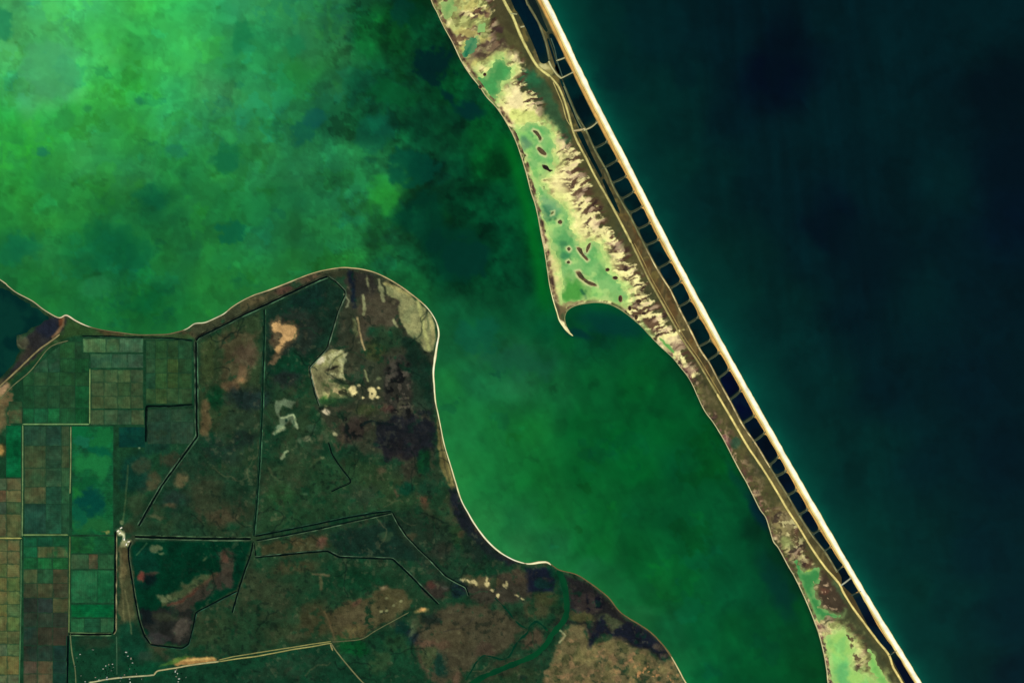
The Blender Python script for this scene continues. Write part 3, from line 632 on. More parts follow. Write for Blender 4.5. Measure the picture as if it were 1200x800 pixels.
    # shore fringe on the east coast
    P([(512, 488), (516, 505), (521, 524), (528, 547), (535, 571), (530, 574), (523, 562), (516, 545), (513, 525), (512, 505)], (118, 104, 66), 1.6, 1.2, 6, .95); Ln([(514, 500), (519, 535), (527, 566)], 1.6, (70, 66, 44), .8, .8, 6, .7); Ln([(517, 512), (524, 540), (531, 568)], 1.2, (170, 150, 100), .6, .6, 6, .7)
    P([(527, 575), (534, 572), (546, 600), (560, 622), (580, 645), (600, 656), (616, 660), (600, 663), (572, 652), (545, 622), (532, 600)], (24, 28, 40), 3, 3, 8, .9); P([(545, 600), (550, 602), (565, 626), (585, 648), (600, 656), (596, 658), (572, 640), (556, 622)], (30, 26, 30), 1, 1, 8, .8)
    E(500, 630, 36, 24, (30, 46, 36), 20, 10, 9, 12, .7); E(560, 640, 30, 14, (24, 36, 34), 30, 6, 7, 12, .6); E(498, 588, 6, 9, (100, 62, 50), 0, 3, 3, 8, .6); E(535, 628, 8, 12, (40, 70, 40), 0, 4, 4, 8, .6); E(515, 645, 14, 8, (46, 46, 40), 0, 4, 4, 8, .6); E(540, 625, 4, 4, (84, 70, 52), 0, 2, 2, 6, .7)
    # sandy scatter by the channel head
    P([(538, 690), (552, 678), (580, 676), (610, 668), (625, 680), (620, 700), (600, 706), (575, 704), (560, 706)], (62, 52, 46), 4, 5, 8, .85)
    E(605, 674, 16, 8, (84, 68, 56), 0, 4, 4, 8, .7); E(566, 682, 22, 6, (104, 88, 62), 6, 2, 4, 8, .7)
    for cx, cy, rx, ry, a_ in ((556, 683, 4.5, 2.0, 20), (570, 684, 3.2, 2.4, 0), (570, 678.5, 1.6, 3.5, 0), (591, 686, 3.4, 1.8, 30), (593, 683.5, 1.4, 2.4, 0), (577, 691, 2.4, 1.6, 0), (584, 698, 1.8, 2.6, 20), (541, 679, 2.6, 1.4, 0), (548, 681, 3, 1.4, 10), (606, 698, 2, 1, 30), (612, 701, 1.6, 1, 0)):
        E(cx, cy, rx * 1.05, ry, (226, 204, 152), a_, .8, 1.8, 4, .85)
    P([(617, 664), (648, 666), (652, 680), (648, 692), (618, 692)], (18, 24, 44), 3, 2.5, 8, .9); E(636, 682, 9, 6, (14, 50, 44), 0, 2, 3, 8, .7); Ln([(648, 664), (660, 680), (664, 700)], 12, (8, 62, 42), 4, 3, 8, .8)
    E(640, 700, 14, 8, (70, 70, 44), 0, 4, 4, 8, .8); E(630, 715, 16, 10, (74, 66, 46), 0, 4, 4, 8, .7); E(655, 712, 10, 10, (30, 60, 38), 0, 3, 3, 8, .7)
    # dark wetland behind the south shore
    P([(660, 674), (688, 682), (712, 702), (732, 724), (756, 740), (782, 768), (776, 776), (760, 762), (742, 760), (712, 746), (690, 745), (676, 728), (668, 712), (670, 690)], (34, 32, 36), 3, 3, 8, .95)
    P([(672, 702), (690, 694), (704, 702), (706, 716), (690, 722), (676, 716)], (62, 50, 50), 3, 4, 8, .8); Sp([(688, 696), (708, 700), (706, 718), (690, 718)], (14, 16, 30), 6, .0, .2, .95, 6)
    E(682, 723, 15, 6, (84, 82, 50), 5, 2, 2.5, 8, .85); E(716, 728, 15, 6.5, (68, 76, 54), 20, 2, 3, 8, .85); E(733, 735, 7, 4, (62, 72, 50), 20, 2, 2, 8, .8); E(664, 730, 14, 3, (30, 32, 34), 0, 2, 2, 8, .7)
    P([(688, 746), (696, 738), (701, 726), (706, 722), (707, 734), (716, 740), (735, 728), (752, 734), (770, 746), (784, 766), (776, 772), (760, 758), (744, 756), (728, 746), (716, 743), (704, 742), (694, 754), (690, 764), (685, 760)], (22, 26, 40), 1.8, 2.5, 8, .95); Sp([(735, 735), (765, 745), (775, 765), (745, 752)], (60, 62, 58), 6, .12, .3, .7, 7); E(772, 758, 6, 4, (96, 76, 66), 30, 2, 2, 6, .7); E(778, 768, 4, 3, (110, 90, 76), 0, 1.5, 2, 6, .7)
    # brown plain in the south east
    P([(650, 764), (656, 744), (668, 733), (684, 733), (688, 745), (688, 760), (700, 752), (714, 746), (726, 748), (744, 760), (762, 764), (778, 774), (788, 770), (800, 796), (812, 822), (856, 908), (600, 908), (628, 810), (645, 785)], (112, 96, 68), 3, 3.5, 10, .97)
    pl = [(652, 760), (660, 742), (686, 736), (690, 760), (726, 748), (780, 776), (800, 800), (850, 900), (610, 900), (640, 790)]
    Sp(pl, (70, 74, 48), 8, .08, .3, .75, 8); Sp(pl, (156, 112, 84), 7, .18, .36, .7, 9); Sp([(690, 770), (780, 775), (800, 800), (840, 900), (690, 900)], (46, 62, 44), 6, .12, .3, .8, 10); Sp([(740, 772), (790, 775), (800, 810), (740, 810)], (214, 150, 104), 5, .3, .42, .8, 11); Sp(pl, (136, 118, 78), 12, .0, .3, .5, 12)
    Ln([(656, 738), (662, 744), (656, 752)], 2, (190, 180, 140), 1, .8, 5, .7); E(640, 787, 4, 3, (176, 130, 96), 0, 1.2, 1.5, 5, .7)
    # mottled brown plain west of the river
    P([(500, 722), (524, 708), (545, 706), (575, 712), (592, 716), (606, 735), (618, 738), (600, 752), (590, 766), (565, 768), (545, 788), (535, 800), (508, 800), (490, 780), (486, 748)], (72, 64, 50), 4, 5, 10, .95)
    E(525, 745, 24, 18, (80, 70, 52), 0, 7, 7, 10, .7); E(500, 752, 14, 4, (104, 70, 58), 5, 2, 3, 8, .7); E(520, 755, 8, 6, (96, 66, 54), 0, 2, 3, 8, .6); E(502, 768, 9, 12, (62, 76, 50), 0, 3, 4, 8, .8); E(515, 780, 10, 14, (12, 54, 46), 0, 4, 5, 8, .8); E(480, 745, 10, 9, (20, 34, 44), 0, 3, 4, 8, .8); E(625, 748, 14, 10, (88, 66, 54), -30, 4, 4, 8, .8); E(590, 783, 26, 10, (60, 58, 44), -20, 4, 6, 8, .7); E(570, 760, 12, 8, (84, 62, 54), 0, 3, 4, 8, .6)
    Ln([(520, 740), (540, 736), (555, 724)], 1.4, (44, 42, 40), .8, 1.2, 8, .6); E(535, 795, 4, 10, (110, 78, 64), 10, 2, 2, 8, .7); E(605, 795, 24, 12, (44, 62, 40), -10, 5, 6, 8, .7); E(612, 793, 5, 3, (20, 40, 34), 0, 1, 2, 8, .7)
    E(505, 725, 12, 8, (26, 40, 36), 0, 3, 4, 8, .8)
    # large rough pasture in the south
    P([(300, 655), (380, 648), (462, 658), (508, 706), (478, 716), (440, 738), (388, 752), (260, 772), (232, 770), (285, 690)], (30, 60, 40), 4, 3, 12, .8)
    E(340, 700, 40, 24, (34, 66, 44), 0, 10, 9, 12, .5); E(420, 680, 40, 14, (12, 54, 34), 0, 6, 8, 12, .8); E(370, 725, 18, 22, (66, 62, 42), 0, 7, 6, 12, .8); E(345, 665, 26, 7, (70, 64, 44), -6, 4, 5, 12, .7); E(305, 680, 14, 12, (34, 58, 40), 0, 5, 5, 12, .5)
    E(300, 692, 42, 26, (64, 60, 44), 10, 12, 12, 12, .5); E(345, 738, 40, 16, (62, 62, 42), -10, 8, 10, 12, .5); E(255, 735, 26, 16, (46, 60, 40), 0, 8, 8, 12, .5); E(330, 560, 30, 20, (54, 62, 44), 0, 10, 10, 12, .4)
    P([(380, 718), (392, 716), (400, 706), (420, 702), (438, 698), (444, 690), (452, 686), (472, 692), (484, 704), (478, 714), (458, 724), (440, 736), (422, 745), (394, 750), (386, 738)], (80, 72, 50), 3, 4, 10, .95)
    E(460, 700, 18, 9, (84, 78, 52), 10, 4, 4, 8, .6); E(415, 722, 24, 12, (92, 78, 58), -10, 5, 6, 8, .6); E(415, 738, 14, 8, (98, 84, 54), -10, 4, 4, 8, .6); Sp([(425, 700), (440, 705), (440, 735), (424, 730)], (20, 52, 34), 6, .0, .2, .9, 13); E(418, 706, 6, 3, (104, 62, 52), -40, 1.5, 2, 8, .7); Ln([(380, 716), (386, 728), (392, 748)], 2.4, (112, 88, 62), 1.2, 1, 6, .7); E(405, 748, 16, 3, (112, 94, 66), -5, 1.5, 2, 8, .7)
    for cx, cy in ((453, 701), (447, 716), (453, 715), (461, 709), (449, 688), (470, 704)): E(cx, cy, 2, 1.4, (150, 150, 110), -20, .8, .6, 5, .8)
    E(449, 688, 4, 2.5, (130, 100, 80), -10, 1.2, 1.4, 5, .7)
    E(493.5, 714.5, 7.5, 2.6, (190, 150, 96), -14, 1.2, 1.2, 5, .9); E(496, 713.5, 3.6, 1.8, (250, 190, 122), -14, .9, .8, 5, .95)
    P([(485, 725), (492, 722), (486, 742), (478, 745)], (78, 90, 66), 2, 2, 6, .8); E(510, 690, 14, 10, (58, 46, 44), 0, 3, 4, 8, .85); E(505, 685, 5, 4, (104, 56, 50), 0, 2, 2, 6, .7); E(521, 688, 4, 2.4, (100, 96, 90), 0, 1, 1.4, 5, .7); E(537, 690, 10, 8, (18, 36, 46), 0, 3, 3, 8, .85)
    Ln([(366, 672), (378, 673), (386, 674)], 2.2, (120, 100, 76), 1, .8, 5, .7); Ln([(376, 676), (376, 690)], 3.4, (100, 90, 64), 1.2, 1, 5, .7)
    P([(303, 640), (340, 632), (380, 626), (386, 640), (360, 648), (304, 652)], (66, 62, 42), 3, 3, 8, .8); E(377, 635, 6, 6, (116, 72, 62), 0, 2.5, 2.5, 8, .85); E(345, 634, 12, 6, (82, 68, 46), 0, 3, 3, 8, .6)
    P([(385, 628), (458, 606), (472, 632), (500, 660), (466, 656), (400, 652)], (18, 42, 36), 4, 4, 10, .8); E(452, 628, 7, 5, (56, 78, 54), 0, 2, 3, 6, .6)
    P([(464, 604), (484, 630), (512, 660), (540, 682), (520, 690), (500, 668), (478, 640)], (30, 48, 38), 4, 4, 10, .6); E(482, 628, 6, 5, (78, 68, 50), 0, 2, 3, 6, .6)
    # walled reservoir
    P([(154, 640), (160, 634), (294, 634), (285, 668), (277, 690), (228, 716), (220, 756), (176, 750), (164, 730), (158, 690)], (0, 48, 32), 2, 1, 12, 1)
    P([(160, 640), (184, 642), (186, 672), (172, 690), (160, 690), (155, 655)], (6, 54, 42), 3, 3, 8, .8)
    P([(188, 704), (205, 690), (228, 678), (246, 672), (258, 676), (256, 684), (230, 696), (200, 704), (190, 712)], (76, 82, 56), 3, 4, 8, .85); P([(196, 706), (220, 698), (236, 688), (252, 672), (262, 664), (273, 668), (274, 688), (250, 694), (230, 710), (228, 716), (204, 716)], (60, 52, 46), 2.5, 3, 8, .95)
    Ln([(204, 708), (222, 696), (240, 682), (254, 672)], 4, (94, 68, 54), 2, 2, 6, .8); Ln([(196, 710), (215, 702), (232, 690)], 2.5, (92, 48, 40), 1.2, 1.6, 6, .7); P([(256, 646), (266, 644), (276, 650), (276, 670), (262, 672), (258, 660)], (70, 58, 50), 3, 4, 8, .85); E(263, 652, 4, 8, (104, 66, 56), -15, 1.6, 2, 6, .8)
    P([(162, 716), (196, 712), (226, 716), (222, 754), (180, 752), (166, 735)], (38, 36, 36), 3, 3, 8, .9); E(212, 735, 9, 14, (84, 74, 68), 25, 3, 4, 8, .85); E(185, 748, 18, 6, (54, 52, 54), 0, 2, 3, 8, .8); E(195, 722, 16, 5, (48, 54, 42), 0, 2, 3, 8, .8); E(172, 722, 9, 10, (12, 22, 26), 0, 3, 4, 8, .8)
    E(166, 676, 5, 6, (134, 60, 52), 0, 1.6, 1.8, 6, .95); E(178, 672, 8, 2.6, (92, 60, 52), -10, 1.2, 1.6, 6, .7); E(175, 680, 8, 8, (8, 20, 24), 0, 3, 3, 8, .8)
    for cx, cy, r in ((192, 703, 5), (188, 699, 4), (198, 699, 4), (180, 643, 6), (186, 641, 4), (189, 648, 3)): E(cx, cy, r, r * .6, (104, 112, 82), 20, 1.2, 1.6, 5, .8)
    E(240, 655, 3, 1.2, (80, 100, 70), -50, .8, .5, 5, .8); Ln([(160, 650), (172, 636)], 1.2, (70, 104, 74), .6, .4, 5, .7)
    # dusty strip beside the reservoir
    P([(139, 640), (150, 634), (152, 650), (157, 692), (160, 735), (150, 745), (140, 740)], (80, 78, 54), 2, 3, 8, .85); E(145, 668, 3, 12, (134, 112, 78), 0, 2, 3, 6, .7); Ln([(141, 640), (142, 680), (146, 730)], 1.6, (116, 108, 76), .8, .8, 6, .6); E(147, 650, 4, 9, (92, 70, 48), 0, 2, 2, 8, .6); P([(139, 730), (158, 726), (172, 752), (180, 772), (140, 780)], (10, 58, 42), 5, 3, 8, .9); Ln([(146, 690), (152, 720), (154, 742)], 1.5, (132, 122, 86), .8, .6, 6, .5)
    # village land
    P([(82, 746), (136, 746), (140, 772), (190, 776), (240, 772), (388, 754), (428, 802), (440, 908), (82, 908)], (16, 58, 40), 3, 3, 10, .9); E(112, 752, 22, 7, (40, 58, 42), 0, 3, 4, 8, .8); E(340, 785, 50, 12, (34, 60, 44), -8, 5, 8, 10, .7); E(170, 785, 22, 9, (8, 70, 46), 0, 4, 5, 8, .6)
    P([(392, 756), (470, 730), (500, 790), (470, 908), (430, 908), (425, 800)], (18, 60, 40), 4, 5, 10, .8); E(413, 756, 18, 10, (6, 72, 34), 10, 4, 5, 8, .8); E(445, 775, 12, 14, (52, 74, 48), 0, 4, 5, 8, .7); E(465, 755, 14, 10, (40, 70, 44), 0, 4, 5, 8, .6); E(470, 735, 8, 8, (10, 46, 44), 0, 3, 3, 8, .7)
    P([(202, 772), (222, 769), (250, 770), (256, 774), (236, 778), (206, 780)], (172, 126, 78), 1.4, 1.6, 6, .95); E(232, 772, 18, 1.6, (220, 178, 112), -3, 1, .8, 6, .9); P([(186, 780), (200, 773), (215, 768), (225, 768), (205, 777)], (70, 110, 50), 1.4, 1, 6, .8); E(170, 768, 8, 5, (50, 70, 58), 0, 2, 2, 6, .6)
    # farmyard at the sluice
    E(141, 623, 5, 3.5, (196, 190, 150), 40, 1.2, 1.6, 5, .9); Ln([(139, 622), (145, 627), (146, 632)], 2.6, (236, 230, 196), .9, .8, 5, .95); E(150, 619, 8, 5, (52, 56, 40), 0, 2, 2, 6, .8); E(148, 636, 7, 4, (176, 168, 128), -20, 1.6, 2, 5, .85); E(143, 612, 2.5, 3, (150, 150, 110), 0, 1, 1, 5, .6)
    Ln([(144, 612), (147, 585), (149, 560), (150, 545)], 1.6, (74, 96, 64), .8, .5, 6, .7); E(163.5, 522, 1.2, 3.4, (170, 190, 160), 15, .8, .5, 5, .9)
    # bare ground at the far west
    E(1, 527, 4, 6, (246, 206, 128), 0, 1.2, 1, 5, .95); E(3, 527, 6, 7, (110, 70, 36), 0, 2, 1.5, 5, .5)
    P([(-108, 420), (-20, 440), (4, 450), (10, 462), (6, 500), (-20, 520), (-108, 520)], (128, 100, 72), 4, 3, 8, .8); Sp([(-10, 448), (10, 446), (26, 470), (22, 500), (-10, 500)], (120, 92, 66), 7, -.05, .25, .8, 15); E(3, 456, 8, 5, (190, 150, 120), -30, 2, 2, 6, .8)
    Ln([(30, 446), (40, 436), (52, 428)], 4, (92, 108, 82), 1.6, 1.6, 6, .6); Ln([(62, 398), (88, 410), (92, 420)], 3, (70, 96, 66), 1.6, 1.4, 6, .6)
    # wet brown shore of the western lake
    P([(22, 402), (34, 392), (50, 378), (64, 370), (76, 372), (76, 386), (64, 398), (44, 414), (24, 432), (8, 446), (0, 452), (14, 432), (30, 414)], (44, 42, 46), 3, 3, 8, .95); E(56, 384, 14, 10, (28, 34, 52), -40, 4, 4, 8, .8); E(26, 402, 7, 8, (76, 74, 58), 20, 2.5, 3, 6, .8); Ln([(19, 394), (20, 402), (26, 408), (34, 410)], 2, (96, 98, 76), 1, 1.2, 6, .7); E(30, 416, 12, 5, (60, 52, 46), -45, 2, 3, 6, .7)
    Ln([(73, 372), (73.5, 380), (69, 388), (62, 395)], 3.4, (150, 104, 76), 1.4, 1, 6, .9); E(71, 377, 2, 5, (128, 62, 38), 10, 1, 1, 6, .8)
    # tone of the bank right along the shore
    sh = np.exp(-np.clip(sd, 0, None) / 1.6) * (sd > -3)
    k = (sstep(180, 225, X) * 0.6 + 0.2)
    lay(sh * k, (120, 110, 76))
    # thin dark runnels and pale flecks of the marsh
    farm = sstep(150, 260, X) * (1 - sstep(.30, .42, g.C[..., 1]))
    rg = np.abs(fbm(X, Y, 24, 260, 4, .55)); lay(sstep(.035, .0, rg) * .35 * np.clip(farm, 0, 1) * sstep(0, .3, fbm(X, Y, 40, 262, 3)), (10, 30, 24))
    fl = fbm(X, Y, 5, 263, 3) + .5 * fbm(X, Y, 30, 264, 3); lay(sstep(.46, .62, fl) * .32 * np.clip(farm, 0, 1), (104, 100, 76)); lay(sstep(.42, .6, -fl) * .40 * np.clip(farm, 0, 1), (8, 24, 20))
    lay(sstep(.3, .5, fbm(X, Y, 9, 265, 4, .6)) * .22 * np.clip(farm, 0, 1), (80, 66, 54)); lay(sstep(.28, .5, fbm(X, Y, 11, 266, 4, .6)) * .45 * np.clip(farm, 0, 1), (8, 56, 36))
    P([(447, 494), (470, 488), (500, 486), (507, 500), (506, 522), (490, 532), (458, 536), (444, 518)], (24, 30, 36), 6, 11, 8, .42); P([(472, 396), (486, 398), (504, 430), (506, 488), (498, 470), (484, 440)], (16, 42, 34), 5, 5, 8, .5)
    # creeks, cattle paths and drainage lines wandering over the marsh
    rw = random.Random(77)
    for q in range(95):
        x, y = rw.uniform(238, 640), rw.uniform(330, 800); th = rw.uniform(0, 6.28); pts = [(x, y)]
        for st_ in range(rw.randint(5, 16)):
            th += rw.uniform(-.7, .7); x += 4 * math.cos(th); y += 4 * math.sin(th); pts.append((x, y))
        k_ = rw.random()
        Ln(pts, rw.uniform(.7, 1.6), (8, 24, 20) if k_ < .5 else ((104, 96, 70) if k_ < .72 else (22, 66, 42)), .7, .9, 6, .55 if k_ < .5 else .42)
    fine = fbm(X, Y, 4, 230, 3)
    g.C *= (1 + 0.16 * fine)[..., None]
    g.C *= (1 + 0.24 * fbm(X, Y, 11, 231, 4, .6))[..., None]
    g.C[..., 0] = np.where((g.C[..., 0] > g.C[..., 1]) & (g.C[..., 0] < .6), g.C[..., 1] + (g.C[..., 0] - g.C[..., 1]) * .72, g.C[..., 0])
    g.C *= np.array([.93, .96, .88])
    Z = np.clip(sd * 1.0, -4, GZ)
    # the western lake lies in a hollow
    lake = poly_sdf(LAKE, X, Y)
    lk = sstep(-1.5, 1.5, lake + 2.5 * fbm(X, Y, 8, 240, 3))
    Z = np.where(sd > 0, Z * (1 - lk) - 1.2 * lk, Z)
    rv = np.zeros(X.shape)
    for pts, w in RIVERS:
        dd = seg_dist(smooth(pts, 3), X, Y, False)
        rv = np.maximum(rv, sstep(w * .5 + .8, w * .5 - .8, dd + 1.2 * fbm(X, Y, 6, 241, 3)))
    Z = np.where(sd > 2, Z * (1 - rv) - 0.6 * rv, Z)
    keep = sd > -5
    return g.build("mainland_ground", Z, keep, M_SOIL)

LAKE = [(-108, 280), (-60, 305), (0, 336), (14, 343), (30, 353), (46, 363), (58, 370), (58, 374), (44, 382), (30, 390), (21, 394), (19, 404), (24, 410), (18, 424), (6, 438), (-10, 448), (-108, 470)]
RIVERS = [([(655, 668), (661, 684), (664, 702), (664, 716), (660, 728), (648, 742), (640, 754), (628, 766), (606, 776), (584, 785), (562, 795), (545, 806), (530, 824), (520, 860), (512, 905)], 6.5),
          ([(641, 738), (634, 731), (628, 728), (621, 733), (618, 741), (608, 750), (603, 757), (597, 768), (588, 772), (576, 769), (566, 768), (558, 776), (552, 786), (546, 796)], 2.4),
          ([(580, 700), (588, 708), (598, 719), (607, 730), (617, 736)], 1.8)]
props(mainland(), "dark green and brown mainland marsh and farmland behind the lagoon shore", None, None, "structure")

def lake_sheet(name, x0, x1, y0, y1, step, z, inside, base, alt, seed, mat):
    g = Grid(x0, x1, y0, y1, step, base, seed)
    n = sstep(-.15, .35, fbm(g.X, g.Y, 22, seed, 4))
    g.C = rgb(base) * (1 - n[..., None]) + rgb(alt) * n[..., None]
    return g.build(name, np.full(g.X.shape, z), inside(g.X, g.Y), mat)
props(lake_sheet("lake", -100, 66, 290, 470, 2, -.25, lambda X, Y: poly_sdf(LAKE, X, Y) > -8, (6, 52, 42), (2, 40, 36), 301, M_WATER), "dark green lake behind the thin sand bank in the west", None, None, "structure")
def near_river(i): return lambda X, Y: seg_dist(RIVERS[i][0], X, Y, False) < RIVERS[i][1] * .5 + 5
r1 = lake_sheet("river", 500, 680, 662, 905, 1.5, 0.55, lambda X, Y: near_river(0)(X, Y) & (poly_sdf(MAIN_P, X, Y) > 2.2), (6, 66, 34), (4, 54, 30), 303, M_WATER)
props(r1, "winding green river crossing the brown plain to the lagoon", None, None, "structure")
for i in (1, 2):
    P_ = RIVERS[i][0]
    r = ribbon("river", smooth(P_, 1.5), RIVERS[i][1] + 3, [(-1, .35 + .05 * i, (6, 54, 34)), (0, .35 + .05 * i, (4, 48, 30)), (1, .35 + .05 * i, (6, 54, 34))], M_WATER)
    props(r, ["", "narrow dark creek looping west of the green river", "short straight creek joining the looping creek from the north west"][i], None, None, "structure")

# ================================================================== sand barrier
FLATS = [
 [(566, 95), (574, 84), (580, 72), (589, 69), (593, 77), (599, 82), (597, 92), (588, 97), (584, 107), (580, 117), (572, 112), (563, 101), (553, 89), (556, 84)],
 [(540, 66), (550, 46), (560, 43), (558, 51), (549, 66), (543, 71)],
 [(602, 152), (612, 150), (622, 146), (638, 147), (647, 156), (650, 168), (647, 180), (650, 190), (642, 202), (632, 210), (640, 225), (650, 235), (664, 245), (668, 256), (666, 268), (676, 285), (684, 292), (694, 284), (704, 288), (708, 300), (712, 315), (720, 326), (731, 337), (737, 348), (728, 358), (716, 353), (700, 350.5), (680, 352), (664, 357), (657, 350), (660, 335), (657, 312), (650, 300), (645, 280), (640, 262), (634, 240), (629, 222), (623, 205), (616, 184), (607, 165)],
 [(751, 374), (760, 385), (768, 393), (764, 402), (756, 394)],
 [(775, 398), (784, 401), (790, 410), (793, 419), (789, 421), (779, 409)],
 [(932, 658), (936, 655), (941, 669), (948, 668), (955, 664), (962, 667), (958, 680), (954, 690), (957, 700), (962, 710), (973, 717), (984, 721), (990, 715), (986, 724), (970, 722), (957, 727), (951, 711), (943, 695), (936, 677)],
 [(966, 748), (984, 740), (994, 745), (1000, 762), (996, 782), (1010, 788), (1030, 800), (1048, 818), (1080, 908), (1000, 908), (976, 815), (974, 782)],
 [(1019, 761), (1023, 764), (1027, 778), (1037, 793), (1052, 815), (1042, 820), (1029, 802), (1021, 785)],
 [(516, 4), (532, -2), (534, 10), (526, 24), (520, 20)], [(561, 26), (568, 27), (566, 36), (561, 36)],
]
FLAT_COL = [(70, 148, 78), (20, 104, 72), (132, 190, 108), (80, 150, 78), (84, 160, 74), (60, 136, 70), (132, 196, 104), (120, 184, 90), (112, 156, 86), (104, 168, 92)]
SAND = [(505, -110), (560, -110), (575, -40), (573, 0), (570, 12), (578, 28), (572, 44), (590, 58), (604, 66), (611, 80), (606, 98), (618, 110), (632, 122), (630, 138), (642, 150), (655, 162), (668, 176), (672, 186), (676, 198), (684, 212), (686, 228), (700, 246), (704, 256), (704, 266), (720, 276), (722, 284), (730, 296), (740, 312), (748, 324), (756, 336), (754, 350), (772, 364), (776, 374), (786, 384), (796, 398), (800, 412), (808, 424), (812, 436), (806, 440), (796, 428), (775, 406), (752, 382), (735, 366), (735, 352),
        (722, 352), (664, 358), (650, 350), (640, 300), (628, 230), (606, 160), (584, 126), (560, 98), (536, 56), (514, 10)]
SAND_S = [(902, 606), (912, 600), (924, 610), (930, 622), (926, 632), (932, 642), (940, 652), (946, 664), (954, 670), (958, 676), (952, 686), (944, 682), (938, 660), (926, 650), (916, 640), (908, 628)]
SAND_S2 = [(954, 730), (960, 722), (970, 724), (974, 734), (988, 737), (994, 746), (1005, 752), (1008, 762), (1013, 778), (1008, 788), (998, 786), (990, 764), (978, 744), (966, 748), (962, 760), (970, 790), (978, 840), (990, 908), (970, 908), (966, 780), (958, 745)]
ISLETS = [([(625, 152), (630, 154), (635, 162), (633, 165.5), (629, 159), (624, 154)], 0, "curved brown islet in the pale green flat, north of the leaf shaped islet"),
          ([(630, 172), (634, 173), (641, 180), (639, 183), (633, 180), (629, 175)], 0, "leaf shaped olive brown islet between the curved islet and the long black one"),
          ([(635, 193), (641, 194), (645, 199), (653, 200), (655, 202), (648, 203), (641, 200), (636, 197)], 1, "long nearly black islet at the sand edge, south of the leaf shaped islet"),
          ([(614, 180), (617, 182), (615, 188), (612.5, 189.5), (613, 184)], 0, "small slanting brown islet beside the rim bank, west of the black islet"),
          ([(675, 290), (681, 290), (684, 297), (690, 304), (688, 306), (682, 300)], 0, "triangular brown islet with a pale rim in the flat, north of the long hooked islet"),
          ([(691, 284), (693, 285), (690, 293), (687, 297), (687, 290)], 0, "thin upright brown islet just east of the triangular islet"),
          ([(674, 318), (679, 317), (683, 323), (690, 329), (699, 333), (700, 336), (692, 335), (683, 329), (677, 324)], 0, "long hooked olive islet with a pale rim near the south end of the flat"),
          ([(653.5, 259), (657, 257.5), (659.5, 260.5), (657, 263), (654, 262)], 0, "dark round islet alone in the middle of the green flat"),
          ([(664.5, 290.5), (667, 289.5), (669, 292), (667, 294.5), (665, 293)], 0, "small dark brown islet in the flat, west of the triangular islet"),
          ([(664, 306.5), (666.5, 305), (668.5, 307.5), (666.5, 309.5), (664.5, 308.5)], 0, "small dark islet in the flat, due north of the long hooked islet's west tip"),
          ([(636, 218), (638, 217), (639, 221), (637.5, 222.5)], 2, "tiny pale rimmed islet near the rim bank, south of the black islet"),
          ([(648, 228), (649.8, 227.6), (650.2, 230), (648.4, 230.2)], 1, "tiny black speck of an islet at the sand edge, north of the dark round islet"),
          ([(646, 249), (649, 247.5), (648.5, 250.5), (645.5, 252)], 2, "small green brown islet in the flat, just north west of the dark round islet"),
          ([(636, 219 + 50), (639, 267.5), (641, 271), (639.5, 274), (636.5, 272.5)], 0, "brown islet joined to the rim bank, south west of the dark round islet")]
HUMMOCKS = [(712, 316, 2.6, 2.2), (721, 325.5, 3.2, 2.2), (727, 350, 2.4, 4.0), (748.5, 353, 3.6, 2.4), (754.5, 367, 3.0, 2.0), (745.5, 371.5, 2.2, 3.4), (738, 361, 2.0, 3.0), (568, 87.5, 2.2, 2.0), (563, 102, 2.0, 2.2)]

WL = np.vstack([smooth(BARW, 2.0), smooth(BARW2, 2.0)[[-1]] * 0 + smooth(BARW, 2.0)[-1] + np.array([[40, 8]]), np.array([p for p in smooth(BARW2, 2.0) if p[1] > 404])])
WL = WL[np.argsort(WL[:, 1])]
def west_x(Y): return np.interp(Y, WL[:, 1], WL[:, 0])

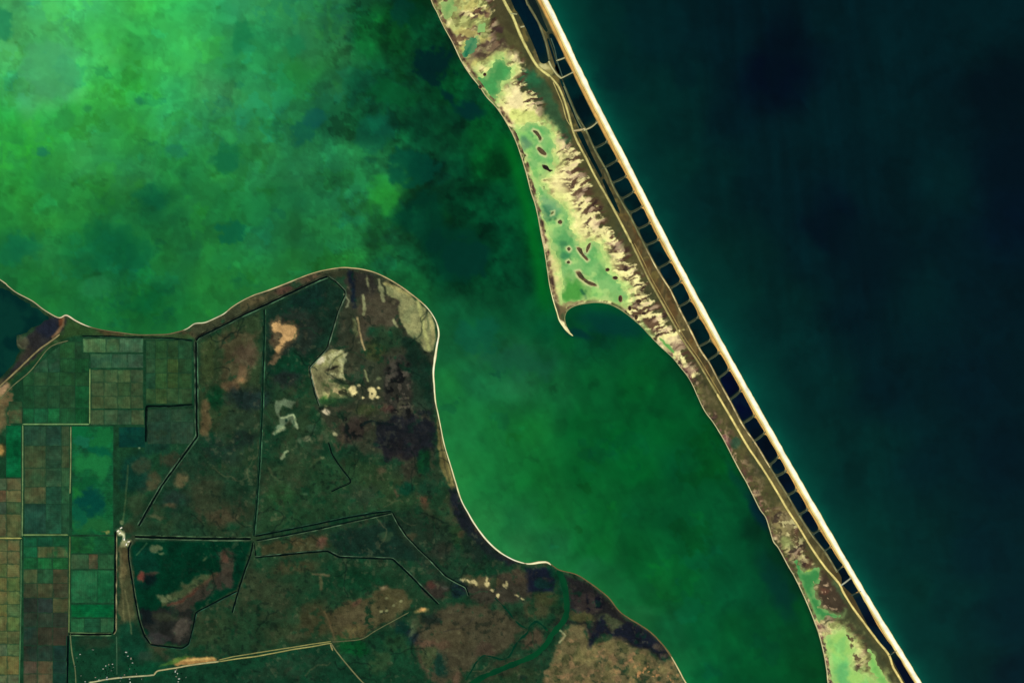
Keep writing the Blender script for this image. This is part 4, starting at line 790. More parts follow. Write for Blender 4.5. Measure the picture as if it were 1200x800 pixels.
def barrier():
    g = Grid(480, 1160, -100, 900, 0.8, (76, 76, 44), 81)
    X, Y = g.X, g.Y
    xm = east_x(Y)
    near = (X > west_x(Y) - 60) & (X < xm + 8)
    sd = np.full(X.shape, -99.0)
    sd[near] = poly_sdf(BAR_P, X[near], Y[near])
    P, E, Ln, Sp = g.poly, g.ell, g.line, g.speckle
    def lay(a, c): g.C[:] = g.C * (1 - a[..., None]) + rgb(c) * a[..., None]
    n1 = fbm(X, Y, 30, 401, 4, .55)
    lay(sstep(0, .4, n1) * .7, (66, 72, 46)); lay(sstep(.05, .4, fbm(X, Y, 18, 402, 4)) * .5, (100, 92, 56)); lay(sstep(.15, .4, fbm(X, Y, 12, 403, 4)) * .5, (60, 62, 40))
    # green scrub in the north
    P([(602, 84), (628, 90), (640, 98), (648, 112), (660, 135), (668, 160), (664, 172), (650, 158), (642, 140), (636, 118), (618, 104), (610, 96)], (44, 84, 54), 4, 4, 10, .8); E(622, 92, 12, 10, (36, 104, 64), 30, 4, 5, 8, .7)
    P([(568, -100), (590, 0), (600, 30), (612, 58), (600, 58), (588, 44), (578, 20), (570, 0)], (70, 66, 42), 4, 3, 10, .8); P([(590, 30), (606, 48), (618, 70), (610, 74), (592, 55)], (84, 84, 48), 3, 3, 8, .7)
    P([(985, 700), (1000, 716), (1030, 760), (1044, 790), (1052, 810), (1038, 795), (1026, 768), (1008, 752), (990, 735), (975, 720)], (62, 68, 44), 4, 3, 10, .8)
    P([(960, 670), (968, 668), (984, 694), (994, 712), (986, 718), (972, 716), (962, 706), (958, 690)], (66, 54, 42), 3, 3, 8, .85); E(985, 690, 6, 14, (62, 92, 58), -30, 3, 3, 8, .6); E(966, 692, 6, 4, (112, 70, 54), 10, 2, 2, 6, .6)
    # belt between road and pools
    rp = np.interp(Y, [p[1] for p in ROAD_W], [p[0] for p in ROAD_W]); pw, pe = pond_x(Y)
    belt = sstep(0, 1.5, X - rp) * sstep(0, 1.5, east_x(Y) - 6 - X)
    lay(belt * sstep(225, 260, Y), (82, 74, 46)); lay(belt * (1 - sstep(225, 260, Y)), (64, 66, 42)); lay(belt * sstep(.1, .35, fbm(X, Y, 10, 410, 3)) * .8, (110, 98, 52)); lay(belt * sstep(440, 500, Y) * .7, (96, 90, 54)); lay(belt * sstep(.0, .3, fbm(X / 1.0, Y / 3, 8, 411, 3)) * sstep(230, 280, Y) * (1 - sstep(420, 470, Y)) * .45, (102, 68, 36)); lay(belt * sstep(.1, .3, fbm(X, Y / 2.5, 6, 412, 3)) * .5, (122, 108, 66)); lay(belt * sstep(.12, .3, fbm(X, Y / 2.5, 6, 413, 3)) * .5, (58, 54, 34))
    lay(belt * sstep(640, 680, Y) * .8, (72, 60, 36))
    lay(sstep(-.3, .8, X - pw) * sstep(-1.6, -.2, pe + 1.2 - X) * .85, (54, 62, 44))
    E(638, 82, 9, 10, (110, 110, 62), 30, 3, 3, 6, .8); E(645, 80, 6, 7, (170, 160, 96), 30, 2, 2, 6, .7); E(638, 78, 6, 3, (214, 206, 140), 20, 1.4, 1.5, 6, .85)
    P([(630, 20), (636, 28), (642, 46), (650, 70), (655, 86), (650, 88), (640, 60), (634, 40)], (92, 84, 50), 1.5, 1.5, 6, .8); E(637, 34, 4, 7, (120, 108, 62), -20, 2, 2, 5, .7); P([(660, 113), (668, 138), (660, 142), (652, 118)], (92, 86, 52), 2, 2, 6, .7)
    # sand flats with wind-blown streaks
    WPX, WPY = g.warp(9)
    def sand(pts, col, soft=2.5, warp=3.5, amt=1.0):
        P(pts, col, soft, warp, 9, amt)
    ang = math.radians(-22)
    U = (X * math.cos(ang) + Y * math.sin(ang)); Vv = -X * math.sin(ang) + Y * math.cos(ang) + 9 * fbm(X, Y, 38, 418, 3) + 2.5 * fbm(X, Y, 9, 419, 3); U = U + 8 * fbm(X, Y, 30, 417, 3)
    streak = fbm(U / 3.8, Vv, 5.5, 420, 4, .65)
    blot = fbm(X, Y, 9, 421, 4, .6)
    for pts in (SAND, SAND_S, SAND_S2):
        bb = g.box(pts, 26)
        f = poly_sdf(pts, X[bb], Y[bb])
        ff = f + 12 * streak[bb] + 10 * blot[bb]
        a = sstep(-2.0, 2.5, ff) * (1 - .45 * sstep(.1, .3, fbm(X[bb], Y[bb], 12, 428, 4, .6)) * (1 - sstep(10, 20, f)))
        big = 1.0 if pts is SAND else 0.85
        base = np.array([248, 236, 160]) if pts is SAND else (np.array([204, 190, 126]) if pts is SAND_S else np.array([226, 216, 142]))
        g.C[bb] = g.C[bb] * (1 - (a * big)[..., None]) + base / 255 * (a * big)[..., None]
        # feathered brown scrub tongues reaching into the sand from the east
        edge = sstep(-13, -3, f) * (1 - sstep(10, 30, f))
        dk = edge * sstep(-.02, .16, fbm(U[bb] / 3.4 + 40, Vv[bb], 4.2, 423, 4, .65))
        dk *= (X[bb] > west_x(Y[bb]) + 14)
        g.C[bb] = g.C[bb] * (1 - .92 * dk[..., None]) + rgb((82, 60, 44)) * .92 * dk[..., None]
        dk2 = dk * sstep(.08, .3, fbm(U[bb] / 3 + 11, Vv[bb], 4, 424, 3))  # shadows of the scrub streaks, painted into the sand colour
        g.C[bb] = g.C[bb] * (1 - .7 * dk2[..., None]) + rgb((44, 32, 30)) * .7 * dk2[..., None]
        pk = sstep(-9, -1, f) * (1 - sstep(6, 18, f)) * sstep(.10, .28, fbm(U[bb] / 2.5 + 90, Vv[bb], 6, 425, 3))
        g.C[bb] = g.C[bb] * (1 - .6 * pk[..., None]) + rgb((226, 198, 156)) * .6 * pk[..., None]
    # north: sand mixed with brown tussock
    NZ = [(506, -100), (566, -100), (574, 0), (574, 40), (588, 56), (600, 62), (575, 72), (556, 82), (544, 74), (520, 30), (508, 0)]
    Sp(NZ, (120, 92, 66), 7, .08, .26, .85, 31, 3, 3, (-35, 1.8)); Sp(NZ, (64, 46, 40), 6, .2, .36, .85, 32, 3, 3, (-35, 2)); Sp(NZ, (158, 176, 92), 12, -.05, .2, .6, 33); Sp(NZ, (206, 196, 110), 9, .1, .3, .7, 34)
    P([(523, 36), (534, 40), (536, 52), (528, 56), (522, 46)], (100, 76, 62), 2, 3, 6, .8); P([(552, 58), (572, 46), (592, 54), (588, 62), (566, 64), (556, 74), (548, 76)], (120, 102, 78), 3, 4, 6, .7); P([(576, 30), (590, 32), (588, 38), (578, 36)], (60, 44, 42), 1.5, 2, 6, .8)
    Sp([(556, 54), (590, 44), (604, 60), (580, 66), (560, 72)], (72, 58, 46), 5, .0, .22, .85, 35, 3, 3, (-30, 2.4)); E(544, 56, 8, 5, (196, 206, 108), -50, 2, 3, 6, .7)
    P([(600, 98), (608, 102), (614, 124), (604, 128), (592, 118), (588, 106)], (252, 236, 170), 2, 2.5, 6, .9); P([(600, 130), (624, 130), (632, 140), (620, 146), (606, 146), (596, 138)], (214, 226, 120), 3, 3, 8, .8); P([(562, 104), (572, 112), (580, 118), (586, 126), (578, 124), (566, 112)], (150, 186, 100), 2, 2, 6, .7)
    # wet yellow-green margins of the shallows
    for pts, c in zip(FLATS, FLAT_COL):
        P([(x, y) for x, y in pts], tuple(int(v * .5 + w * .5) for v, w in zip(c, (226, 222, 136))), 4.5, 3, 7, .75)
    P([(645, 290), (652, 296), (658, 316), (660, 340), (657, 352), (650, 345), (645, 320)], (236, 216, 150), 2.5, 2.5, 8, .9); P([(622, 228), (632, 238), (634, 246), (630, 244)], (190, 176, 120), 1.5, 1.5, 6, .8)
    P([(630, 240), (644, 248), (646, 262), (634, 262)], (66, 112, 70), 4, 4, 6, .7); E(655, 253, 16, 10, (86, 164, 92), 0, 4, 4, 6, .0)
    yg = fbm(X, Y, 9, 435, 4, .6)
    for i in (0, 2, 6):
        bb = g.box(FLATS[i], 22); f = poly_sdf(FLATS[i], X[bb], Y[bb])
        a = sstep(-17, 0, f + 12 * yg[bb]) * .7 * sstep(2, 5, sd[bb])
        g.C[bb] = g.C[bb] * (1 - a[..., None]) + rgb((216, 228, 132)) * a[..., None]
        a = sstep(-8, 0, f + 8 * fbm(X[bb], Y[bb], 5, 436, 3)) * .6 * sstep(2, 5, sd[bb])
        g.C[bb] = g.C[bb] * (1 - a[..., None]) + rgb((158, 206, 112)) * a[..., None]
    # rim bank along the lagoon
    rim = np.exp(-((sd - 4.0) / 2.2) ** 2) * (X < west_x(Y) + 18)
    rn = fbm(X, Y, 7, 430, 3)
    w_ = rim * (Y < 375) * sstep(-.25, .15, rn)
    lay(w_ * .85, (104, 78, 58)); lay(rim * (Y < 375) * sstep(.2, .4, rn) * .8, (56, 40, 36)); lay(rim * (Y < 375) * sstep(.2, .4, -rn) * .6, (224, 200, 150))
    # narrow southern belt: blotches of pink-brown, pale and dark right behind the shore
    sb = np.exp(-np.clip(sd - 2, 0, None) / 7.0) * (sd > -1) * sstep(396, 420, Y) * (X < np.interp(Y, [p[1] for p in ROAD_W], [p[0] for p in ROAD_W]) - 5)
    s1 = fbm(X, Y, 7, 440, 4, .6); s2 = fbm(X, Y, 6, 441, 4, .6); s3 = fbm(X, Y, 8, 442, 4, .6)
    k1 = sb * sstep(.05, .25, s1) * .9; lay(k1, (170, 140, 106)); lay(sb * sstep(.08, .26, s2) * .85, (98, 62, 58)); lay(sb * sstep(.22, .38, s3) * .8, (44, 36, 34)); lay(sb * sstep(.28, .42, s1) * .8, (214, 190, 140))
    for y0, y1, c, am in ((455, 470, (150, 160, 86), .8), (490, 520, (150, 104, 96), .6), (500, 520, (36, 70, 50), .0)):
        mm = sb * sstep(y0 - 4, y0 + 2, Y) * (1 - sstep(y1 - 2, y1 + 4, Y)); lay(mm * am * sstep(-.2, .2, s2), c)
    E(863, 519, 7, 6, (40, 76, 54), 0, 2.5, 3, 6, .8); E(830, 470, 12, 16, (84, 78, 50), -30, 4, 4, 8, .5)
    P([(900, 600), (918, 588), (932, 606), (934, 622), (918, 640), (906, 626)], (120, 112, 68), 4, 5, 6, .6); Sp([(900, 604), (922, 590), (936, 610), (934, 640), (912, 640)], (82, 74, 48), 5, .0, .25, .8, 45); Sp([(902, 600), (924, 600), (944, 640), (930, 660), (915, 640)], (56, 46, 38), 5, .12, .3, .85, 46, 3, 3, (-35, 2.2)); Sp([(902, 604), (930, 606), (948, 660), (930, 652)], (214, 204, 140), 5, .16, .32, .8, 47)
    E(922, 635, 9, 7, (152, 168, 96), 20, 3, 3, 6, .7); E(950, 672, 7, 6, (158, 196, 84), 0, 2, 2, 6, .8)
    Sp([(972, 718), (1000, 735), (1014, 770), (1010, 790), (1000, 770), (985, 738)], (70, 52, 40), 5, .08, .26, .8, 48); Sp([(960, 676), (975, 690), (985, 715), (966, 712)], (214, 184, 140), 4, .24, .38, .8, 49)
    # spit tip
    P([(648, 352), (656, 358), (662, 358), (662.5, 368), (661, 376), (666, 386), (671, 395), (664, 390), (655, 376)], (112, 98, 66), 1.2, 1.2, 5, .9); P([(656, 374), (661, 378), (668, 388), (671.5, 396), (664, 391), (657, 381)], (250, 238, 176), 1.0, .8, 5, 1); E(660, 371, 2.4, 5, (70, 84, 50), -10, 1.2, 1, 5, .8); E(653, 360, 2, 7, (66, 66, 46), -15, 1, 1, 5, .6); P([(660, 361), (672, 356), (684, 355), (684, 352), (668, 352), (658, 357)], (140, 124, 84), 1.5, 1.5, 5, .7)
    Ln([(664, 364), (668, 361), (676, 357), (688, 354), (700, 353), (712, 355), (722, 359), (730, 364)], 1.8, (164, 160, 110), .9, .6, 6, .7)
    # under the ocean beach
    bz = sstep(13, 10, xm - X) * (X < xm + 8)
    lay(bz, (206, 160, 84))
    g.C *= (1 + 0.10 * fbm(X, Y, 3.2, 450, 3))[..., None]; g.C *= (1 + 0.12 * fbm(X, Y, 10, 451, 4))[..., None]
    Z = np.clip(sd * 1.0, -4, 2.5)
    sandness = np.clip((g.C.sum(-1) - 1.3) / .8, 0, 1)
    Z = Z + sandness * sstep(3, 6, sd) * (0.5 * fbm(X, Y, 5, 460, 3))
    for i, pts in enumerate(FLATS):
        bb = g.box(pts, 12)
        f = poly_sdf(pts, X[bb] + WPX[bb] * 5, Y[bb] + WPY[bb] * 5) + 3.4 * fbm(X[bb], Y[bb], 5, 470, 3)
        a = sstep(-1.2, 1.2, f) * sstep(3.0, 6.0, sd[bb])
        Z[bb] = Z[bb] * (1 - a) + 0.2 * a
    keep = sd > -5
    return g.build("barrier_ground", Z, keep, M_SAND)
props(barrier(), "long sand barrier of cream dunes and olive scrub between lagoon and sea", None, None, "structure")

def flat_water():
    for i, (pts, c) in enumerate(zip(FLATS, FLAT_COL)):
        P_ = np.array(pts)
        g = Grid(P_[:, 0].min() - 9, P_[:, 0].max() + 9, P_[:, 1].min() - 9, P_[:, 1].max() + 9, 1.2, c, 500 + i)
        X, Y = g.X, g.Y
        def lay(a, cc): g.C[:] = g.C * (1 - a[..., None]) + rgb(cc) * a[..., None]
        if i == 2:
            lay(sstep(-.05, .3, fbm(X, Y, 26, 510, 4)) * .8, (158, 214, 112)); lay(sstep(.0, .35, fbm(X, Y, 20, 511, 4)) * .6, (100, 176, 96)); lay(sstep(.12, .34, fbm(X, Y, 13, 515, 4)) * .6, (186, 222, 128)); lay(sstep(.15, .4, fbm(X, Y, 7, 516, 3)) * .4, (82, 158, 82)); lay(sstep(275, 310, Y) * .55 * sstep(-.3, .2, fbm(X, Y, 30, 517, 3)), (122, 164, 82))
            g.ell(668, 340, 16, 14, (62, 148, 56), 20, 5, 5, 8, .8); g.ell(640, 250, 12, 8, (52, 116, 80), 0, 3, 4, 8, .8); g.ell(615, 168, 8, 7, (84, 128, 98), 0, 3, 3, 8, .7); g.ell(645, 240, 14, 7, (124, 170, 120), 30, 3, 3, 8, .6); g.ell(664, 286, 10, 20, (70, 150, 84), 0, 4, 4, 8, .6)
            g.line([(681, 340), (685, 345), (687, 351)], 3, (36, 96, 60), 1.2, .8, 6, .85); g.ell(662, 300, 6, 4, (52, 126, 80), 0, 2, 2, 6, .7); g.ell(660, 285, 4, 4, (56, 124, 76), 0, 2, 2, 6, .7); g.ell(648, 205, 16, 8, (154, 184, 112), 0, 4, 4, 8, .6); g.ell(632, 150, 16, 6, (96, 172, 96), 0, 3, 3, 8, .6)
            g.poly([(645, 300), (655, 305), (660, 340), (652, 350)], (190, 196, 120), 4, 2, 8, .6)
            for pt, kd, _ in ISLETS:
                q_ = np.array(pt, float); q_ = q_.mean(0) + (q_ - q_.mean(0)) * 1.15 + 0; dd_ = seg_dist(np.array(pt, float), X, Y, True); aa_ = sstep(3.0, 1.0, dd_) * (.8 if kd != 1 else .3) * sstep(-.5, .1, fbm(X, Y, 5, 519, 2)); lay(aa_, (214, 214, 146))
            for q in range(60):
                rq = random.Random(900 + q); g.ell(rq.uniform(612, 720), rq.uniform(150, 350), rq.uniform(.8, 2.2), rq.uniform(.8, 2.0), rq.choice(((70, 130, 70), (84, 140, 84), (190, 214, 132), (60, 110, 64))), rq.uniform(0, 180), .8, .6, 6, .6)
        else:
            lay(sstep(-.05, .35, fbm(X, Y, 14, 512 + i, 4)) * .5, tuple(min(255, int(v * 1.18)) for v in c)); lay(sstep(.05, .4, fbm(X, Y, 11, 540 + i, 4)) * .5, tuple(int(v * .85) for v in c))
        if i == 6:
            lay(sstep(0, .3, fbm(X, Y, 18, 530, 4)) * .8, (162, 208, 104)); g.ell(988, 790, 8, 16, (88, 176, 104), 0, 4, 4, 8, .7)
        f = poly_sdf(pts, X, Y)
        lay(sstep(5.5, -.5, f + 6 * fbm(X, Y, 8, 560 + i, 3)) * .55, tuple(int(v * .42 + w * .58) for v, w in zip(c, (224, 222, 136))))
        o = g.build("shallow_water", np.full(X.shape, 1.2 + .04 * i), (f > -8) & (poly_sdf(BAR_P, X, Y) > 2.5), M_SHALLOW)
        props(o, FLAT_LABEL[i], None, None, "structure")
FLAT_LABEL = ["branching green shallow pool among the northern dunes", "narrow dark green inlet among the northern dunes", "long pale green tidal flat with islets inside the sand barrier", "small green pool beside the shore south of the spit bay", "slim green pool on the shore south of the spit bay",
              "Y shaped green wetland on the southern barrier", "bright green tidal flat at the southern end of the barrier", "thin pale green tongue beside the southern tidal flat", "grey green damp hollow at the northern end of the barrier", "little green hollow among the northern dunes"]
flat_water()

def mound(name, outline, z0, h, cols, seed, parent=None, org=None):
    P_ = smooth(outline, 1.0, True); c = P_.mean(0); n = len(P_)
    V, C = [], []
    rings = [(1.12, -.6), (1.0, 0.0), (.8, .55), (.5, .85), (.22, 1.0)]
    for r, k in rings:
        q = c + (P_ - c) * r
        q = q + .35 * np.stack([fbm(q[:, 0], q[:, 1], 2.5, seed, 2), fbm(q[:, 0], q[:, 1], 2.5, seed + 1, 2)], 1)
        w = wx(q); V.append(np.concatenate([w, np.full((n, 1), z0 + h * k) + .25 * h * fbm(q[:, 0], q[:, 1], 2, seed + 2, 2)[:, None] * (k > .3)], 1))
        t = sstep(-.3, .3, fbm(q[:, 0], q[:, 1], 3, seed + 4, 3))[:, None]
        C.append((rgb(cols[2]) if k <= 0 else 1) * (1 if k <= 0 else 0) * np.ones((n, 3)) + (0 if k <= 0 else 1) * (rgb(cols[0]) * (1 - t) + rgb(cols[1]) * t))
    V = np.vstack(V); C = np.vstack(C)
    V = np.vstack([V, np.append(wx(c), z0 + h)]); C = np.vstack([C, rgb(cols[0])])
    m = len(rings)
    F = [(k * n + i, k * n + (i + 1) % n, (k + 1) * n + (i + 1) % n, (k + 1) * n + i) for k in range(m - 1) for i in range(n)] + [((m - 1) * n + i, (m - 1) * n + (i + 1) % n, m * n) for i in range(n)]
    return link_mesh(name, V, F, C, M_SOIL, None, np.append(wx(c), z0))

ICOL = [((96, 78, 54), (66, 66, 44), (196, 186, 124)), ((34, 28, 26), (52, 42, 34), (120, 110, 70)), ((110, 122, 74), (92, 100, 64), (200, 204, 138))]
for i, (pts, k, lab) in enumerate(ISLETS):
    props(mound("islet", pts, 1.1, 1.6, ICOL[k], 600 + i), lab, "islet", "islets in the pale green tidal flat")
HLAB = ["dark scrub hummock where the flat meets the sand, east of the long hooked islet", "dark oval scrub hummock on the sand edge, due east of the long hooked islet's tail", "upright dark scrub hummock at the south east corner of the tidal flat", "dark scrub hummock in pale sand inland of the bay behind the spit", "blackest scrub hummock beside the green pool south of the spit bay",
        "brown scrub hummock on the lagoon shore east of the spit bay", "small brown scrub hummock between the spit bay and the green pool", "dark scrub hummock on the west edge of the branching northern pool", "dark scrub hummock between the rim bank and the branching northern pool"]
for i, (x, y, a, b) in enumerate(HUMMOCKS):
    t = np.linspace(0, 2 * math.pi, 10, endpoint=False)
    pts = np.stack([x + a * np.cos(t), y + b * np.sin(t)], 1)
    props(mound("scrub_hummock", pts, 2.5, 2.2, ((48, 36, 32), (66, 50, 38), (150, 126, 86)), 640 + i), HLAB[i], "hummock", "dark scrub hummocks in the dunes")

# ================================================================== beaches
ROAD = [(x, y) for x, y in ROAD_W]
eb = smooth(EAST, 3.0)
eT = np.gradient(eb, axis=0); eT /= np.hypot(eT[:, 0], eT[:, 1])[:, None]; eN = np.stack([-eT[:, 1], eT[:, 0]], 1)   # towards the land (west)
bl = eb + eN * 3.05
props(ribbon("beach", bl, 7.5, [(-1.0, .1, (110, 110, 66)), (-.93, 1.2, (244, 220, 134)), (-.84, 2.2, (255, 250, 196)), (-.5, 3.4, (255, 255, 230)), (0, 3.7, (255, 255, 234)), (.3, 3.8, (255, 250, 204)), (.46, 3.85, (250, 230, 146)), (.6, 3.9, (226, 190, 100)), (.70, 3.9, (246, 228, 146)), (.84, 3.8, (206, 180, 108)), (1.0, 2.6, (96, 88, 54))], M_SAND, None, .10, .06, 21, False),
      "bright cream sandy ocean beach running straight along the open sea", None, None, "structure")

def shore(label, i0, i1, w, col, seed, rim=(120, 100, 66), chain=None):
    """a thin beach on the mainland shore between two coast points (map x,y)"""
    L = MAIN_S if chain is None else chain
    a = np.argmin(np.hypot(L[:, 0] - i0[0], L[:, 1] - i0[1])); b = np.argmin(np.hypot(L[:, 0] - i1[0], L[:, 1] - i1[1]))
    Q = L[max(0, min(a, b) - 1):max(a, b) + 3]; zo = (seed % 7) * .03
    T = np.gradient(Q, axis=0); T /= np.hypot(T[:, 0], T[:, 1])[:, None]
    N = np.stack([-T[:, 1], T[:, 0]], 1)
    t = np.linspace(0, 1, len(Q)); ww = np.interp(t, np.linspace(0, 1, len(w)), w)
    sgn = -1 if chain is not None else 1
    ww = ww * .68; col = (min(255, col[0]), min(255, int(col[1] * 1.03)), int(col[2] * .98))
    Q = Q + N * (sgn * ww * .42 + 0.1)[:, None]
    props(ribbon("beach", Q, ww, [(-1.1, .5 + zo, rim), (-.5, 2.35 + zo, col), (0, 2.9 + zo, col), (.5, 2.7 + zo, col), (1.1, 1.9 + zo, rim)], M_SAND, None, .16, .10, seed), label, None, None, "structure")
shore("thin pale sand bank between the dark lake and the lagoon", (-100, 260), (70, 371), [1.6, 1.8, 1.5, 1.6, 2.0], (186, 176, 140), 31)
shore("short bright sand spur at the corner of the lake bank", (70, 372), (104, 382), [2.0, 2.6, 2.2, .8], (236, 216, 186), 32)
shore("faint brown shore line north of the pale green fields", (106, 382), (214, 387), [1.2, 1.0, 1.3, 1.6], (124, 108, 80), 33)
shore("white curved beach west of the headland", (216, 386), (264, 366), [1.4, 2.2, 2.2, 1.6], (214, 210, 176), 34)
shore("sandy beach climbing to the headland", (266, 364), (352, 325), [1.6, 1.7, 1.6, 2.0, 2.0, 1.4], (196, 180, 138), 35)
shore("tan beach round the tip of the headland", (354, 324), (496, 355), [1.4, 1.6, 1.4, 1.5, 1.6, 2.2, 2.0], (200, 178, 132), 36)
shore("cream beach on the east shoulder of the headland", (498, 357), (514, 396), [1.8, 1.8, 2.4, 2.8], (240, 230, 190), 37)
shore("widest bright sand beach of the mainland, below the crescent mudflat", (514, 397), (510, 460), [2.8, 3.6, 4.0, 3.6, 2.8, 2.4], (255, 242, 200), 38)
shore("slender pale beach beside the striped shore fringe", (510.5, 462), (540, 582), [2.4, 1.8, 1.7, 1.8, 2.0], (232, 222, 176), 39)
shore("white curved beach at the head of the southern basin", (540, 584), (611, 658), [2.0, 2.3, 2.5, 2.5, 2.2, 1.8], (255, 244, 206), 40)
shore("short white sand bar at the mouth of the marsh", (618, 659.4), (643, 658), [1.6, 3.2, 3.6, 2.4], (250, 232, 190), 41)
shore("dull brown shore line of the southern marsh", (646, 661), (786, 766), [1.0, 1.4, 1.6, 1.8, 2.2], (112, 96, 62), 42)
shore("thin bright beach at the southern edge of the brown plain", (788, 770), (850, 869), [2.0, 2.4, 2.6, 2.2], (214, 196, 146), 43)
BWa, BWb = smooth(BARW, 2.0), smooth(BARW2, 2.0)
shore("hair thin pale beach on the lagoon side of the northern barrier", (490, -50), (645, 340), [1.2, 1.3, 1.7, 1.3, 1.6, 1.5, 1.4], (212, 198, 150), 44, (110, 86, 62), BWa)
shore("white shell beach on the outer edge of the spit", (646, 343), (670, 393), [1.6, 1.8, 2.2, 2.8], (246, 234, 176), 45, (150, 130, 80), BWa)
shore("narrow grey beach lining the bay behind the spit", (664, 382), (760, 392), [1.0, 1.2, 1.3, 1.1, .9], (160, 160, 110), 46, (110, 110, 70), BWb)
shore("pale thread of beach along the lagoon side of the southern barrier", (764, 396), (990, 908), [.9, 1.1, 1.5, 1.6, 1.7, 1.8, 1.7, 2.0, 1.8], (206, 196, 150), 47, (120, 108, 74), BWb)

# ================================================================== pools behind the beach, and the dykes between them
DAMS = [((653, 71), (660, 68.5)), ((658, 91.5), (670, 85.5)), ((685, 152.5), (698.5, 144)), ((696.5, 174), (710.5, 166.5)), ((706, 197.5), (722.5, 188.5)), ((717.5, 214.5), (733, 207)), ((728, 233.5), (742, 225)), ((738, 250), (752, 242.5)),
        ((747.5, 268.5), (761, 261.5)), ((757, 287.5), (771, 281)), ((771, 314.5), (785, 306.5)), ((785, 338), (797.5, 330)), ((795, 359.5), (808, 352)), ((806, 379.5), (817.5, 372)), ((817.5, 406.5), (831.5, 399)), ((828.5, 422.5), (842, 413.5)),
        ((841.5, 443), (853.5, 433.5)), ((855, 468.5), (867.5, 458)), ((870, 496), (883, 487.5)), ((882.5, 517.5), (895.5, 507.5)), ((901.5, 545), (911.5, 535.5)), ((909, 558), (920.5, 552)), ((923, 580), (932.5, 574)), ((936.5, 602.5), (945.5, 597)),
        ((952.5, 626), (959.5, 621.5)), ((966.5, 645), (972.5, 641)), ((981, 668.5), (987.5, 663.5)), ((986, 685), (996, 677.5)), ((998, 697), (1007, 693)), ((1042.5, 767), (1049, 763))]
ORD = "first second third fourth fifth sixth seventh eighth ninth tenth eleventh twelfth thirteenth fourteenth fifteenth sixteenth seventeenth eighteenth nineteenth twentieth".split()
PZ = 3.0
def round_poly(c, r):
    """round the corners of a polygon"""
    c = [np.array(p, float) for p in c]; n = len(c); out = []
    for i in range(n):
        a, b, d_ = c[i - 1], c[i], c[(i + 1) % n]
        la, lb = np.hypot(*(a - b)), np.hypot(*(d_ - b))
        e = min(r, la * .45, lb * .45)
        p, q = b + (a - b) / la * e, b + (d_ - b) / lb * e
        for t in np.linspace(0, 1, 6):
            out.append((1 - t) ** 2 * p + 2 * t * (1 - t) * b + t * t * q)
    return np.array(out)

def edge_pts(arr, y0, y1, off):
    ys = np.arange(math.ceil((y0 + 5) / 4) * 4, y1 - 5, 4.0)
    return [(float(np.interp(y, arr[:, 1], arr[:, 0]) + off), float(y)) for y in ys]
POOLCOL = [(0, 22, 24), (0, 16, 24), (0, 20, 20), (0, 12, 22), (2, 10, 26)]
def pool(corner, label, group, seed, col):
    q_ = (seed * 37) % 11
    col = (col[0], col[1] + q_ % 5, col[2] + (q_ * 3) % 7)
    o = sheet("brine_pool", corner, PZ, col, M_BRINE, None, .2, seed, tint=(col[0] + 2, col[1] + 3 + q_, col[2] + 4 + q_ // 2), rim=(8 + q_, 30 + q_, 28 + q_ // 2))
    return props(o, label, "pool", group)
GP = "dark brine pools in the chain behind the ocean beach"
for i in range(len(DAMS)):
    (aw, ae) = DAMS[i]
    if i + 1 < len(DAMS): (bw, be) = DAMS[i + 1]
    else: (bw, be) = ((1126, 908), (1138, 904))
    u = np.array(ae, float) - np.array(aw, float); u /= np.hypot(*u); nrm = np.array([-u[1], u[0]])           # pointing down the chain
    g_ = 1.0 if i < 24 else .7
    c = [np.array(aw) + nrm * g_ + u * .6, np.array(ae) + nrm * g_ + u * 1.4]
    wide = np.hypot(*(np.array(ae) - aw))
    c += [np.array(p) for p in edge_pts(PE, c[1][1] + 1, be[1] - 1, 1.5)]
    c += [np.array(be) - nrm * g_ + u * 1.4, np.array(bw) - nrm * g_ + u * .6]
    west = edge_pts(PW, c[0][1] + 1, bw[1] - 1, .6)[::-1]
    c += [np.array(p) for p in west]
    big = 5.5 if 2 <= i < 24 else 2.2
    c = [np.array(p) for p in c]
    if i >= 2 and i < 24:
        # bulging sides: round only the four corners, ease the rest
        q = [c[0], c[1]] + [np.array(p) + np.array([.5, 0]) for p in c[2:2 + len(edge_pts(PE, c[1][1] + 1, be[1] - 1, 1.5))]] + c[2 + len(edge_pts(PE, c[1][1] + 1, be[1] - 1, 1.5)):]
        c = q
    c = round_poly(c, big)
    col = POOLCOL[(0 if i < 16 else 3) if i < 28 else 4] if i not in (16, 17) else (2, 4, 26)
    if i < len(DAMS) - 1:
        if i == 0: lab = "short dark pool squeezed beside the tip of the northern basin, top of the chain"
        elif i == 1: lab = "x"
        elif i == 2: lab = None
        else: lab = None
    lab = ["short dark pool beside the tip of the broad northern basin, topmost of the chain", "longest single pool of the northern chain, just below the yard at the basin tip"][i] if i < 2 else None
    if i >= 2:
        k = i - 2
        if i == len(DAMS) - 1: lab = "narrow black channel pool below the last dyke, where the road bends to meet it"
        elif i == len(DAMS) - 2: lab = "very long black channel pool between the last two dykes in the south"
        elif k < 20: lab = "dark rounded pool, " + ORD[k] + " southward from the end of the longest northern pool"
        else: lab = "slim dark pool, " + ORD[25 - k] + " northward from the very long black channel pool"
    pool(c, lab, GP, 700 + i, col)

